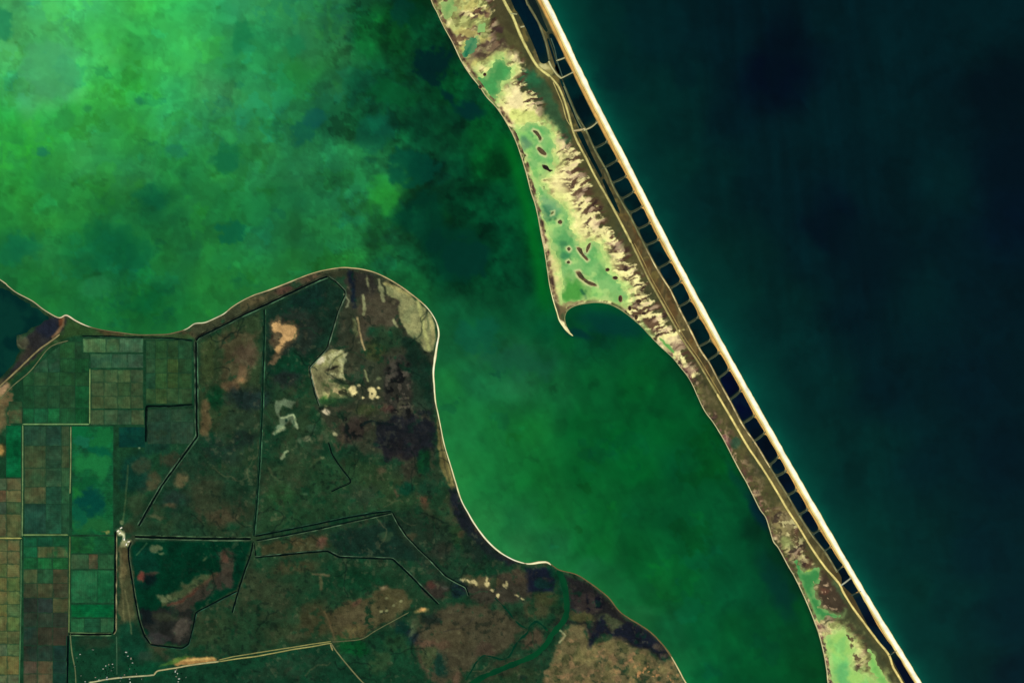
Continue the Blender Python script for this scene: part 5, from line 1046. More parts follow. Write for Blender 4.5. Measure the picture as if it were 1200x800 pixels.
# broad northern basin and the tapering pools beside it
BASIN = [(556, -110), (598.5, 0), (607, 16), (615, 31), (622, 46), (628, 60), (632.5, 72), (636.5, 75), (640.5, 74), (643, 70.5), (640.5, 56), (636, 41), (629.5, 25), (619.5, 8), (614.5, -2), (566, -110)]
pool(smooth(BASIN, 2.0, True), "broad navy basin at the northern end, wider than every pool of the chain", GP, 760, (0, 16, 26))
pool(smooth([(586, -80), (617.5, -2), (624, 11), (632, 26), (639, 37), (642, 36), (636, 22), (630, 6), (612, -30), (594, -80)], 2.0, True), "tapering black pool between the broad northern basin and the beach", GP, 761, (16, 22, 22))
pool(smooth([(643.5, 42), (646, 39.5), (649.5, 42), (655, 52), (661, 66), (657, 68.5), (652.5, 69), (649, 60)], 2.0, True), "wedge shaped dark pool between the tapering pool and the topmost dyke", GP, 762, (0, 26, 30))
pool(smooth([(641, 46), (643, 46), (647, 58), (651, 71), (655.5, 85), (653.8, 86.5), (648.5, 71), (644, 57)], 2.0, True), "thin dark strip of water along the east bank of the northern basin", GP, 763, (6, 30, 34))
pool(np.array(straight([(655.5, 93), (658, 92.5), (668.5, 120), (681.5, 150.5), (679, 151.5), (665, 119)], 3.0)), "narrow dark ditch pool beside the road, west of the longest northern pool", GP, 764, (2, 26, 26))
pool(np.array(straight([(675.5, 155), (681, 153.5), (693, 180), (706, 206), (704, 209), (690, 184)], 3.0)), "narrow dark ditch pool beside the road, middle of the three road side ditches", GP, 765, (2, 26, 24))
pool(np.array(straight([(705.5, 211), (708, 209), (717, 226), (726, 247), (726.5, 251), (722, 247), (713, 230)], 3.0)), "narrow black ditch pool beside the road, southernmost of the three road side ditches", GP, 766, (4, 22, 20))

def dyke(pts, w, col, label, group, seed, z=3.3, h=1.6, rim=None):
    rim = rim or tuple(int(v * .6) for v in col)
    o = ribbon("dyke", smooth(pts, 1.2) if len(pts) > 2 else straight(pts, 1.2), w, [(-1.15, z - .2, rim), (-.55, z + h * .7, col), (0, z + h, col), (.55, z + h * .7, col), (1.15, z - .2, rim)], M_SAND, None, .14, .12, seed, False)
    return props(o, label, "dyke", group)
GD = "thin earth dykes between the brine pools"
for i, (a, b) in enumerate(DAMS):
    a, b = np.array(a, float), np.array(b, float); u = (b - a) / np.hypot(*(b - a))
    A, B = a - u * 1.2, b + u * 2.2
    mid = (a * .45 + b * .55); nrm = np.array([-u[1], u[0]]); mid = mid + nrm * (1.3 if 2 <= i < 24 else .2)
    t = i / len(DAMS)
    if i in (27,): col, w = (176, 178, 150), 1.5
    elif i < 3: col, w = ((176, 172, 124), 1.35)
    elif i >= 23: col, w = (66, 86, 76), .75
    else: col, w = (76, 88, 66), .78
    if i == 0: lab = "short pale dyke nearest the broad northern basin"
    elif i == 1: lab = "bright dyke crossing below the yard at the basin tip"
    elif i == 2: lab = "pale sluice dyke closing the south end of the longest northern pool"
    elif i == len(DAMS) - 1: lab = "last thin dyke in the south, where the road bends against the channel"
    elif i == 27: lab = "straight light grey dyke reaching from the road to the beach in the south"
    elif i == 28: lab = "faint dyke closing the head of the very long southern channel pool"
    elif i - 2 <= 20: lab = "curved grey green dyke below the pool that is " + ORD[i - 3] + " southward from the longest northern pool"
    else: lab = "faint dyke " + ORD[27 - i - 1] + " northward from the straight light grey dyke"
    dyke([A, mid, B], w, col, lab, GD, 800 + i)
    # fans of silt where a dyke meets the beach
    if 2 <= i < 24:
        o = ribbon("silt_fan", straight([B - u * 3.6 + nrm * .5, B - u * .6 - nrm * 1.6], .8), 1.1, [(-1, 3.1, (110, 112, 80)), (0, 3.6, (120, 122, 88)), (1, 3.1, (110, 112, 80))], M_SAND, None, .1, .1, 850 + i, False)
        d0 = bpy.data.objects[o.name]
        host = [x for x in COL.objects if x.name.startswith("dyke")][-1]
        d0.parent = host
pwl = [(x - .9, y) for x, y in POND_W if 95 < y < 690]
props(ribbon("dyke", smooth(pwl[:11], 2), 2.2, [(-1, 3.0, (84, 84, 52)), (0, 4.2, (122, 124, 82)), (1, 3.0, (92, 92, 60))], M_SAND, None, .16, .2, 881, False), "olive bank along the west side of the northern pools", "dyke", "long banks beside the pools")
props(ribbon("dyke", smooth(pwl[9:21], 2), 1.9, [(-1, 2.9, (110, 90, 52)), (-.2, 4.4, (196, 176, 118)), (.3, 4.3, (206, 192, 138)), (1, 3.0, (140, 124, 80))], M_SAND, None, .2, .28, 882, False), "bright sandy bank along the west side of the middle pools", "dyke", "long banks beside the pools")
props(ribbon("dyke", smooth(pwl[20:], 2), 2.0, [(-1, 2.9, (104, 98, 62)), (0, 4.2, (140, 136, 92)), (1, 3.0, (104, 104, 70))], M_SAND, None, .2, .2, 883, False), "dull grey bank along the west side of the southern pools", "dyke", "long banks beside the pools")
for pts, w, c, lab in (([(600, -60), (616, -1), (620, 8), (630, 25), (636.5, 41), (641, 56), (643.8, 70)], 2.2, (116, 116, 78), "grey earth bank along the east side of the broad northern basin"),
                  ([(643, 72), (647, 80), (653, 88), (658, 92)], 2.0, (190, 186, 130), "pale bank stepping down from the basin tip to the bright dyke"),
                  ([(645.5, 45), (650, 58), (653, 72), (657, 84), (659, 90)], 1.2, (70, 92, 76), "hair thin bank between the strip of water and the topmost pools"),
                  ([(660, 97), (668, 118), (675, 137), (681, 149), (684, 153)], 1.3, (96, 108, 78), "thin grey green bank between the longest northern pool and the road side ditch"),
                  ([(672, 153.5), (679, 152.5), (686, 151)], 2.0, (196, 180, 128), "short pale cross bank with a reddish west end, by the road"),
                  ([(598, 16), (606, 17)], 1.3, (170, 170, 120), "little pale jetty in the upper part of the broad northern basin"),
                  ([(610, 32), (614.5, 31)], 1.6, (186, 184, 136), "little pale jetty in the lower part of the broad northern basin")):
    dyke(pts, w, c, lab, "banks around the northern basin", 890 + len(lab))

# ================================================================== roads and tracks
def road(pts, w, col, label, seed, edge=None, hard=False, z=2.9):
    edge = edge or tuple(int(v * .55) for v in col)
    if 910 < seed < 920: w *= .82; col = tuple(int(v * .88) for v in col)
    o = ribbon("road", straight(pts, 2.0) if hard else smooth(pts, 2.0), w, [(-1.25, z - .5, edge), (-.55, z, col), (.0, z + .15, tuple(min(255, int(v * 1.03)) for v in col)), (.55, z, col), (1.25, z - .5, edge)], M_TRACK, None, .10, .12, seed)
    return props(o, label, None, None, "structure")
i1 = [i for i, p in enumerate(ROAD_W) if p[1] >= 90][0]; i2 = [i for i, p in enumerate(ROAD_W) if p[1] >= 285][0]; i3 = [i for i, p in enumerate(ROAD_W) if p[1] >= 460][0]
road(ROAD_W[:i1 + 1], 2.9, (208, 200, 122), "pale dirt road west of the broad northern basin", 901, (120, 112, 60), z=3.4)
road(ROAD_W[i1:i2 + 1], 2.3, (196, 186, 114), "sandy dirt road beside the northern pools", 902, (110, 100, 56), z=3.4)
road(ROAD_W[i2:i3 + 1], 1.9, (160, 150, 92), "dull dirt road along the middle of the barrier", 903, (96, 86, 48), z=3.4)
road(ROAD_W[i3:], 2.2, (226, 208, 128), "bright yellow dirt road along the southern barrier", 904, (130, 116, 58), z=3.4)
road([(x + 3.4 + (0 if y < 300 else .5), y) for x, y in ROAD_W if 280 < y < 470], 1.1, (150, 132, 78), "second faint track beside the dull dirt road", 905, (96, 76, 40))
road([(648, 96), (655, 112), (659, 122), (664, 140), (672, 152)], 1.2, (170, 158, 96), "side track running parallel to the sandy dirt road", 906)
road([(104, 799), (112, 798), (125, 795.5), (140, 793.5), (158, 792), (174, 791), (181, 790)], 1.8, (190, 190, 140), "village street along the southern edge", 911)
road([(180, 791), (184, 786), (190, 784.5), (206, 782), (222, 779), (240, 776.5), (257, 774.5)], 1.9, (200, 192, 132), "pale road from the village to the sandy mound", 912)
road([(257, 774.5), (276, 771.5), (300, 768.5), (322, 764.5), (345, 760), (366, 757), (384, 753.5), (389, 753)], 1.5, (172, 170, 100), "south lane of the double embankment road", 913, hard=True)
road([(256, 773), (272, 769), (300, 764.5), (322, 761), (345, 757.5), (366, 754), (388, 751)], 1.3, (156, 156, 92), "north lane of the double embankment road", 914, hard=True)
road([(388, 753), (393, 761), (404, 775), (415, 788), (424, 798), (440, 812), (470, 860)], 1.6, (130, 132, 88), "straight farm road forking off south east", 915, hard=True)
road([(387, 754), (390, 762)], 2.2, (150, 144, 92), "short spur at the road fork", 916, hard=True)
road([(389, 751.5), (404, 750.5), (424, 748), (440, 738.5), (460, 727.5), (479, 717)], 1.3, (104, 112, 74), "overgrown track from the fork to the orange patch", 917)
road([(82.5, 742), (83, 752), (85, 768), (88, 784), (89, 801), (90, 830)], 1.5, (110, 124, 82), "green grey field track south of the long fields", 918)
road([(136.5, 745), (136.8, 762), (137, 790)], 1.6, (62, 104, 72), "grassy lane from the sluice down to the village street", 919, hard=True)
road([(26.5, 496.8), (60, 496.8), (104.8, 496.8)], 1.3, (112, 150, 92), "straight light field track between the block of strips and the lower fields", 921, hard=True, z=3.2)
road([(105.2, 496.2), (105.2, 470), (105.4, 432)], 1.2, (120, 150, 90), "upright light field track between the two northern field blocks", 922, hard=True, z=3.3)
road([(26.7, 497.6), (26.6, 560), (26, 628)], 1.3, (104, 132, 84), "long upright field track at the edge of the western strip fields", 923, hard=True, z=3.2)
road([(83, 499.5), (82.9, 545), (82, 578)], 1.2, (124, 140, 90), "upright field track between the two big middle fields", 924, hard=True, z=3.2)
road([(26.5, 626.3), (55, 626.3), (80, 626.3)], 1.5, (104, 132, 78), "level field track under the patchwork field", 925, hard=True, z=3.2)
road([(-60, 630.4), (0, 630.2), (25.6, 630.2)], 1.6, (160, 160, 90), "yellow field track at the western edge", 926, hard=True, z=3.35)
road([(82, 628), (81.6, 660), (81.2, 700), (80.8, 741)], 1.4, (92, 112, 64), "upright field track between the striped plots and the green plots", 927, hard=True, z=3.2)
road([(25, 632), (24.8, 680), (24, 740), (22.5, 800), (22, 900)], 1.5, (66, 104, 66), "grassy track between the tan plots and the brown plots", 928, hard=True, z=3.2)
road([(-60, 505), (-20, 472), (0, 452.5), (22, 432), (44, 411), (60, 399.5), (70, 391.5)], 1.9, (132, 122, 82), "sandy embankment track along the shore of the dark lake", 929, z=3.1)
road([(0, 468), (15, 452), (36, 434), (55, 410), (66, 403), (80, 399)], 1.1, (104, 112, 74), "faint track parallel to the lake embankment", 930, z=3.0)

# ================================================================== canals
def canal(pts, w, label, banks=((-1, (70, 110, 78)), (1, (70, 110, 78))), water=(4, 26, 20), hard=True, seed=1, bw=1.3):
    P_ = straight(pts, 2.0) if hard else smooth(pts, 2.0)
    w += .10; bw *= .9; water = tuple(int(v * .7) for v in water)
    c = P_.mean(0)
    t = thing("canal", label, "canal", c, 2.0, "drainage canals and ditches of the marsh")
    ribbon("water_channel", P_, w, [(-1, 2.85, water), (0, 2.85, tuple(int(v * .8) for v in water)), (1, 2.85, water)], M_BRINE, t, .24, .3, 1000 + seed)
    T = np.gradient(P_, axis=0); T /= np.hypot(T[:, 0], T[:, 1])[:, None]; N = np.stack([-T[:, 1], T[:, 0]], 1)
    for s, col in banks:
        col = tuple(int(v * .80) for v in col)
        q = P_ + N * (s * (w * .5 + bw * .42))
        rim = tuple(int(v * .55 + 12) for v in col)
        ribbon("bank", q, bw, [(-1.1, 2.4, rim), (-.3, 4.2, col), (.3, 4.2, col), (1.1, 2.4, rim)], M_TRACK, t, .34, .45, 1050 + seed + s)
    return t
canal([(135.2, 622), (135.2, 660), (134.8, 700), (134.6, 738), (132, 742.3)], 1.9, "straight black canal on the east side of the green plots", ((-1, (140, 138, 96)),), (2, 18, 14), True, 1, 1.6)
canal([(131, 742.6), (110, 742.8), (80.5, 742.2)], 1.9, "level black canal closing the south end of the green plots", ((-1, (84, 120, 78)), (1, (84, 110, 70))), (2, 16, 12), True, 2)
canal([(79.8, 744), (79.4, 770), (79, 801), (79, 860)], 2.1, "upright dark canal beside the green grey track in the far south", ((1, (40, 80, 56)),), (2, 22, 22), True, 3)
canal([(229.5, 400), (230.2, 450), (230.5, 500), (231.5, 511), (224, 521), (206, 546), (190, 568), (176, 592), (162.5, 616)], 2.1, "long dark canal running south then slanting down to the sluice farm", ((-1, (64, 104, 72)), (1, (72, 104, 74))), (3, 24, 18), True, 4, 1.6)
canal([(226, 473.5), (200, 475.5), (172, 475.6), (171, 480), (171, 518)], 2.0, "dark ditch bending round the grid of green plots", ((-1, (30, 66, 46)),), (4, 28, 20), True, 5, 1.2)
canal([(229.5, 399), (233, 395), (260, 382), (285, 369), (310, 357.5), (345, 341), (375, 327), (384, 324)], 2.1, "dark canal along the northern shore strip up to the headland", ((1, (72, 112, 78)), (-1, (58, 66, 46))), (4, 22, 20), True, 6, 1.5)
canal([(385, 324.5), (393, 330), (404, 341), (404.5, 345), (396, 365), (386, 398), (383, 408), (372, 420), (362, 431), (363.5, 440), (369, 462), (374, 476)], 1.2, "thin pale banked ditch down the west side of the salt pans", ((-1, (104, 130, 98)),), (12, 36, 28), True, 7, 1.5)
canal([(309.8, 362), (309.6, 400), (308.4, 440), (307.5, 480), (304.5, 540), (301, 590), (297.5, 628)], 1.6, "long upright green ditch between the pasture and the hooked mudflat", ((-1, (58, 104, 70)), (1, (32, 70, 46))), (8, 52, 34), True, 8, 1.4)
canal([(158, 628.5), (190, 629.5), (230, 630.5), (270, 631), (294, 631)], 2.6, "level dark canal along the north wall of the reservoir", ((-1, (82, 116, 76)), (1, (82, 112, 78))), (3, 26, 18), True, 9, 1.5)
canal([(298, 628), (330, 622), (370, 614), (410, 605.5), (440, 600.5), (459, 598.5)], 1.9, "northern one of the twin ditches crossing the middle pasture", ((-1, (44, 88, 60)),), (6, 34, 26), True, 10, 1.2)
canal([(300, 633), (325, 628.5), (370, 620), (410, 611), (440, 604.5), (460, 600)], 1.6, "southern one of the twin ditches crossing the middle pasture", ((1, (84, 116, 80)),), (6, 36, 26), True, 11, 1.1)
canal([(299, 653), (330, 650), (360, 647), (384, 645.2), (391, 649), (398, 652.5), (430, 653.5), (460, 654.5), (478, 671), (497, 691), (514, 708)], 1.9, "stepped dark ditch running east then slanting down to the orange patch", ((-1, (76, 108, 78)),), (4, 28, 20), True, 12, 1.2)
canal([(460, 600), (466, 612), (476, 627), (490, 642), (506, 657), (522, 674), (534, 681), (546, 687), (550, 698)], 1.6, "slanting ditch from the twin ditches to the sandy scatter", ((1, (86, 118, 86)),), (6, 30, 22), True, 13, 1.2)
canal([(154, 634), (150.5, 642), (151, 655), (154, 675), (158, 700), (163, 726), (169, 744), (176, 754)], 1.8, "curving dark ditch along the west wall of the reservoir", ((-1, (76, 100, 70)),), (4, 24, 20), True, 14, 1.2)
canal([(176, 754.5), (195, 757), (214, 759), (221, 754), (226, 735), (229.5, 717), (245, 709), (262, 700), (278, 692)], 1.5, "dark ditch round the southern corner of the reservoir", ((1, (40, 84, 62)),), (6, 28, 24), True, 15, 1.1)
canal([(297, 634), (293.5, 650), (287, 668), (281, 686), (277, 700), (272, 718)], 1.7, "dark ditch along the east wall of the reservoir", ((-1, (64, 98, 68)),), (4, 26, 20), True, 16, 1.1)
canal([(385, 518), (389, 531), (395, 541), (403, 552), (411, 563), (408, 567), (397, 571.5), (388, 576)], 1.4, "short crooked ditch in the middle of the eastern pasture", ((1, (40, 74, 50)),), (6, 28, 20), False, 17, 1.0)
canal([(298, 635), (299, 646), (300, 652)], 1.2, "tiny ditch joining the twin ditches to the stepped ditch", ((1, (66, 90, 60)),), (6, 30, 22), True, 18, 1.0)
canal([(96, 393.6), (130, 393.8), (168, 395.2), (200, 395.8), (226, 399)], 1.3, "narrow ditch between the shore strip and the pale fields", ((1, (40, 80, 54)),), (6, 40, 30), True, 19, 1.0)

# ================================================================== fields
def plot_mesh(name, x0, x1, y0, y1, col, seed, parent=None, col2=None, lim=None, var=.15, z=2.5):
    gp = .14
    g = Grid(x0 + gp, x1 - gp, y0 + gp, y1 - gp, .85, col, seed)
    # stretch the last row / column to the exact edge
    sx = (x1 - x0 - 2 * gp) / max(1e-6, g.X.max() - g.X.min()); sy = (y1 - y0 - 2 * gp) / max(1e-6, g.Y.max() - g.Y.min())
    g.X = x0 + gp + (g.X - g.X.min()) * sx; g.Y = y0 + gp + (g.Y - g.Y.min()) * sy
    if col2 is not None:
        a = sstep(-.12, .22, fbm(g.X, g.Y, 18, seed + 1, 4, .6)); g.C = rgb(col) * (1 - a[..., None]) + rgb(col2) * a[..., None]
    g.C = g.C * (.95 + var * 2 * fbm(g.X, g.Y, 12, seed + 2, 4, .6) + var * .8 * fbm(g.X, g.Y, 3, seed + 3, 2))[..., None]
    # crop rows and tractor lines, running one way or the other
    u = g.X if seed % 3 else g.Y; ph = (seed * 1.7) % 6.28
    g.C *= (1 + .035 * np.sin(u * 2.4 + ph + .6 * fbm(g.X, g.Y, 20, seed + 6, 2)) + .05 * (fbm(u, u * 0, 3.0, seed + 7, 2)))[..., None]
    g.C[..., 0] *= 1 + .16 * fbm(g.X, g.Y, 9, seed + 4, 3)
    e = np.minimum.reduce([g.X - x0, x1 - g.X, g.Y - y0, y1 - g.Y])
    wear = sstep(.2, -.9, e - .9 + 2.4 * fbm(g.X, g.Y, 5, seed + 5, 3))[..., None] * .42
    g.C = g.C * (1 - wear) + rgb((26, 60, 40)) * wear
    Z = z + .25 * sstep(.2, 1.2, e)
    keep = np.ones(g.X.shape, bool) if lim is None else lim(g.X, g.Y)
    if not keep.any(): return None
    o = g.build(name, Z, keep, M_CROP)
    if parent is not None:
        o.parent = parent; o.location = -Vector(parent.location)
    return o
NF = [0]
def field(label, x0, x1, y0, y1, plots=None, col=None, col2=None, lim=None, keepc=.52):
    """plots: list of (x0,x1,y0,y1,col[,col2])"""
    NF[0] += 1
    if plots is None:
        o = plot_mesh("crop_field", x0, x1, y0, y1, col, 1200 + NF[0] * 9, None, col2, lim)
        return props(o, label, "field", "fields of the western farmland", "thing")
    mc = np.mean([np.mean([p[4], p[5]] if len(p) > 5 else [p[4]], axis=0) for p in plots], axis=0)
    soft = lambda c: tuple((np.array(c) * keepc + mc * (1 - keepc)) * .93 * .88 + np.array((58, 78, 52)) * .12)
    plots = [p[:4] + tuple(soft(c) for c in p[4:]) for p in plots]
    t = thing("crop_field", label, "field", ((x0 + x1) / 2, (y0 + y1) / 2), 2.0, "fields of the western farmland"); t["kind"] = "thing"
    for k, p in enumerate(plots):
        plot_mesh("plot", p[0], p[1], p[2], p[3], p[4], 1200 + NF[0] * 31 + k * 5, t, p[5] if len(p) > 5 else None, lim)
    return t
def gridplots(xs, ys, cols):
    return [(xs[i], xs[i + 1], ys[j], ys[j + 1]) + ((cols[j][i],) if not isinstance(cols[j][i], list) else tuple(cols[j][i])) for j in range(len(ys) - 1) for i in range(len(xs) - 1) if cols[j][i] is not None]
field("pale green field at the head of the farmland, its west half yellowish", 97, 168, 396.5, 413, gridplots([97, 124, 140, 168], [396.5, 413], [[[(90, 132, 78), (98, 138, 70)], [(70, 112, 66), (62, 106, 72)], [(58, 104, 78), (66, 110, 82)]]]))
field("grey green field under the pale green one, with a dark strip below", 106, 168, 414.5, 431, gridplots([106, 131, 150, 168], [414.5, 431], [[[(46, 94, 64), (58, 100, 62)], [(62, 94, 64), (44, 84, 60)], [(58, 94, 72), (50, 90, 66)]]]))
field("large olive field of faint squares east of the upright light track", 107, 168, 433, 478.5, gridplots([107, 122, 138, 153, 168], [433, 448, 464, 478.5], [[(66, 92, 56), (70, 96, 58), (66, 98, 56), (52, 84, 58)], [(68, 90, 56), (62, 92, 56), (56, 88, 48), (58, 84, 52)], [(76, 98, 56), (70, 94, 56), (66, 94, 54), (62, 88, 54)]]))
field("low olive field with a teal middle, above the dark empty field", 106, 169, 480, 497.5, gridplots([106, 122, 138, 154, 169], [480, 497.5], [[(76, 96, 58), (58, 92, 60), (44, 88, 64), (74, 92, 56)]]))
field("tall grid of green plots west of the long dark canal", 171, 225, 399, 473, gridplots([171, 182, 196, 209, 225], [399, 420, 437, 455, 473], [[(32, 78, 50), (40, 86, 44), (44, 84, 46), (24, 70, 46)], [(34, 74, 50), (42, 82, 42), (66, 92, 40), (36, 78, 46)], [(18, 72, 54), (50, 88, 40), (62, 86, 38), (52, 86, 44)], [(54, 84, 46), (72, 92, 46), (60, 88, 50), (46, 80, 48)]]))
diag = lambda X, Y: (Y > np.interp(X, [20, 30, 45, 62, 76, 92], [456, 442, 428, 412, 402, 398])) & ((X < 95.5) | (Y > 414))
field("big dark green block of strips under the lake embankment, its foot brightest", 27, 104.5, 400, 495.8, gridplots([27, 40, 56, 70, 88, 104.5], [400, 420, 436, 452, 478, 495.8], [[None, (40, 84, 52), [(48, 92, 64), (36, 82, 54)], (34, 88, 42), (32, 62, 40)], [(34, 72, 42), [(60, 96, 74), (44, 84, 58)], [(54, 96, 76), (30, 80, 56)], (26, 78, 40), (16, 76, 36)], [(30, 76, 42), (48, 74, 44), (46, 78, 46), (34, 80, 40), (26, 72, 36)], [(22, 72, 42), (36, 72, 44), (34, 74, 46), (40, 74, 44), (8, 84, 40)], [(14, 100, 56), (18, 90, 56), (16, 112, 56), (28, 86, 46), (8, 96, 44)]]), lim=diag)
field("patchwork field of brown and teal plots between two upright tracks", 28.5, 81.5, 499, 625, gridplots([28.5, 54, 72, 81.5], [499, 522, 548, 570, 590, 625], [[[(30, 72, 58), (36, 78, 58)], [(24, 66, 58), (44, 78, 54)], (66, 84, 52)], [[(74, 76, 44), (66, 78, 44)], [(40, 70, 50), (36, 72, 52)], (88, 96, 56)], [[(52, 76, 44), (70, 78, 46)], [(78, 88, 54), (44, 80, 54)], (48, 96, 54)], [[(120, 104, 62), (96, 94, 56)], [(20, 82, 62), (28, 88, 60)], (30, 100, 58)], [[(14, 66, 60), (6, 48, 48)], [(20, 96, 70), (16, 84, 62)], (20, 78, 48)]]))
fE = field("big bright green field with a dark blotch in its lower half", 84.2, 133, 499, 626, None, (20, 96, 52), (18, 82, 48))
def reblotch(o, spots):
    me = o.data; n = len(me.vertices)
    co = np.empty(n * 3, np.float32); me.vertices.foreach_get("co", co); co = co.reshape(-1, 3).astype(float)
    at = me.color_attributes["Col"]; c = np.empty(n * 4, np.float32); at.data.foreach_get("color", c); c = c.reshape(-1, 4)
    x = co[:, 0] / S + 600; y = 400 - co[:, 1] / S
    wx1, wy1 = fbm(x, y, 14, 77, 4, .6), fbm(x, y, 14, 78, 4, .6)
    for cx, cy, rx, ry, col, soft in spots:
        f = (1 - np.sqrt(((x + wx1 * 12 - cx) / rx) ** 2 + ((y + wy1 * 12 - cy) / ry) ** 2)) * min(rx, ry)
        a = sstep(-soft, soft, f)[:, None] * .9
        c[:, :3] = c[:, :3] * (1 - a) + to_base(rgb(col)) * a
    at.data.foreach_set("color", c.ravel())
reblotch(fE, [(95, 507, 12, 7, (10, 96, 52), 3), (97, 518, 13, 8, (20, 98, 66), 2), (122, 512, 13, 11, (20, 100, 50), 2), (117, 527, 12, 7, (6, 86, 56), 3), (108, 545, 22, 12, (26, 112, 56), 4), (106, 586, 16, 17, (2, 64, 54), 5), (92, 575, 6, 10, (24, 104, 46), 3), (105, 565, 22, 3, (12, 82, 44), 2), (110, 615, 24, 9, (28, 92, 46), 4), (123, 624, 5, 2, (120, 130, 70), 1), (90, 605, 8, 10, (10, 84, 58), 3)])
field("dark empty field between the bright green field and the diagonal canal", 139, 170, 500, 524, None, (8, 56, 46), (10, 62, 48))
field("tall rough field south of the ditch bend", 173, 227, 479, 520, gridplots([173, 200, 227], [479, 494, 520], [[[(34, 68, 50), (42, 76, 52)], [(40, 76, 50), (36, 66, 48)]], [[(30, 64, 50), (50, 70, 48)], [(44, 70, 46), (36, 64, 48)]]]))
cols = [[[(6, 100, 60), (10, 84, 58)], [(6, 88, 58), (12, 92, 56)], [(10, 104, 58), (14, 96, 52)]], [[(8, 106, 60), (10, 92, 50)], [(96, 104, 58), (66, 100, 54)], [(26, 106, 52), (88, 102, 58)]], [[(10, 104, 48), (14, 110, 54)], [(24, 96, 48), (12, 106, 46)], [(10, 104, 40), (20, 104, 46)]],
        [(80, 90, 52), (38, 98, 58), (84, 80, 52)], [(66, 66, 44), (84, 80, 50), (76, 72, 50)], [(30, 38, 36), (40, 52, 54), (80, 78, 46)], [(44, 54, 44), (52, 66, 52), (48, 56, 46)], [[(18, 44, 42), (30, 44, 38)], (58, 48, 38), (62, 46, 38)], [[(48, 42, 36), (36, 50, 44)], [(34, 46, 40), (28, 50, 44)], [(10, 42, 44), (12, 50, 46)]], [(106, 82, 68), (112, 90, 62), [(22, 62, 56), (14, 56, 50)]], [(102, 84, 62), (110, 88, 62), (8, 58, 48)], [(100, 82, 62), (100, 80, 60), (10, 56, 48)]]
field("long block of plots three wide, green at the head and dark brown lower down", 27.5, 80, 629, 815, gridplots([27.5, 44, 62, 80], [629, 640, 653, 666.5, 683, 700, 717.5, 734, 756, 774, 789, 801, 815], cols), keepc=.7)
field("short dark green field at the head of the green plots", 83.2, 133.5, 628, 648, None, (26, 88, 44), (20, 74, 42))
field("row of three small fields, the middle one pinkish", 83.2, 133.5, 649, 666.5, gridplots([83.2, 104, 115, 133.5], [649, 666.5], [[(52, 92, 58), [(112, 82, 60), (96, 84, 60)], (22, 94, 52)]]))
field("largest bright field of the green plots, mottled jade", 83.2, 133.5, 667.5, 706, gridplots([83.2, 114, 133.5], [667.5, 706], [[[(32, 108, 64), (44, 108, 66)], [(30, 102, 58), (8, 86, 46)]]]))
field("deep green strip field under the mottled jade one", 83.2, 133.5, 707.5, 723, None, (6, 86, 46), (10, 94, 48))
field("row of three small fields just above the level black canal", 83.2, 133.5, 724, 740.5, gridplots([83.2, 99, 118, 133.5], [724, 740.5], [[(34, 108, 60), (18, 84, 56), [(66, 100, 62), (48, 98, 60)]]]))
tan = [[(112, 108, 66), (118, 106, 66)], [(118, 108, 68), (124, 112, 72)], [[(96, 120, 62), (116, 112, 68)], (124, 120, 70)], [(104, 104, 54), (76, 116, 54)], [(118, 106, 60), (100, 114, 58)], [(116, 116, 56), (62, 104, 62)], [(112, 108, 62), (78, 112, 52)], [(92, 108, 62), (88, 104, 62)], [(84, 112, 88), (76, 110, 66)], [(122, 110, 58), (118, 100, 52)], [(78, 100, 72), (90, 108, 84)]]
field("column of tan and lime plots along the western edge", -20, 23.4, 632, 815, gridplots([-20, 8.5, 23.4], [632, 645.5, 660.5, 676, 692, 707.5, 722, 739, 754, 768, 790, 815], tan))
field("two tan plots at the western edge with a dark plot above them", -20, 25, 560, 628.5, gridplots([-20, 7.5, 25], [560, 574, 588, 602, 628.5], [[(48, 80, 58), (96, 92, 58)], [(132, 92, 66), (112, 104, 60)], [(38, 74, 66), (52, 92, 52)], [(104, 98, 62), (92, 104, 56)]]))
field("deep green field at the western edge beside the bright bare patch", 7, 25, 498, 559, None, (6, 86, 46), (10, 96, 54))
field("small teal field at the western edge under the embankment", 10, 26, 470, 496, None, (44, 76, 46), (72, 76, 48))

# ================================================================== farm buildings and village
def house_parts(L, Wd, H, roofc, wallc, name="house"):
    t = bpy.data.objects.new(name, None); COL.objects.link(t)
    a, b = L / 2, Wd / 2
    V = [(-a, -b, 0), (a, -b, 0), (a, b, 0), (-a, b, 0), (-a, -b, H), (a, -b, H), (a, b, H), (-a, b, H), (-a, 0, H + Wd * .3), (a, 0, H + Wd * .3)]
    F = [(0, 1, 5, 4), (1, 2, 6, 5), (2, 3, 7, 6), (3, 0, 4, 7), (5, 6, 9), (7, 4, 8)]
    link_mesh("wall", np.array(V, float), F, np.broadcast_to(rgb(wallc), (10, 3)), M_HOUSE).parent = t
    o = .6; e = .25; r = Wd * .3
    k = (b + o) / b
    R = [(-a - o, -b - o, H + r * (1 - k) + e), (a + o, -b - o, H + r * (1 - k) + e), (a + o, 0, H + r + e), (-a - o, 0, H + r + e), (a + o, b + o, H + r * (1 - k) + e), (-a - o, b + o, H + r * (1 - k) + e)]
    R += [(x, y, z + .3) for x, y, z in R]
    RF = [(0, 1, 2, 3), (3, 2, 4, 5), (6, 9, 8, 7), (9, 11, 10, 8), (0, 6, 7, 1), (5, 4, 10, 11), (0, 3, 9, 6), (3, 5, 11, 9), (1, 7, 8, 2), (2, 8, 10, 4)]
    link_mesh("roof", np.array(R, float), RF, np.broadcast_to(rgb(roofc), (12, 3)), M_HOUSE).parent = t
    return t
def clone(t, loc, rz):
    c = t.copy(); COL.objects.link(c); c.location = loc; c.rotation_euler = (0, 0, rz)
    for ch in t.children:
        k = ch.copy(); COL.objects.link(k); k.parent = c
    return c
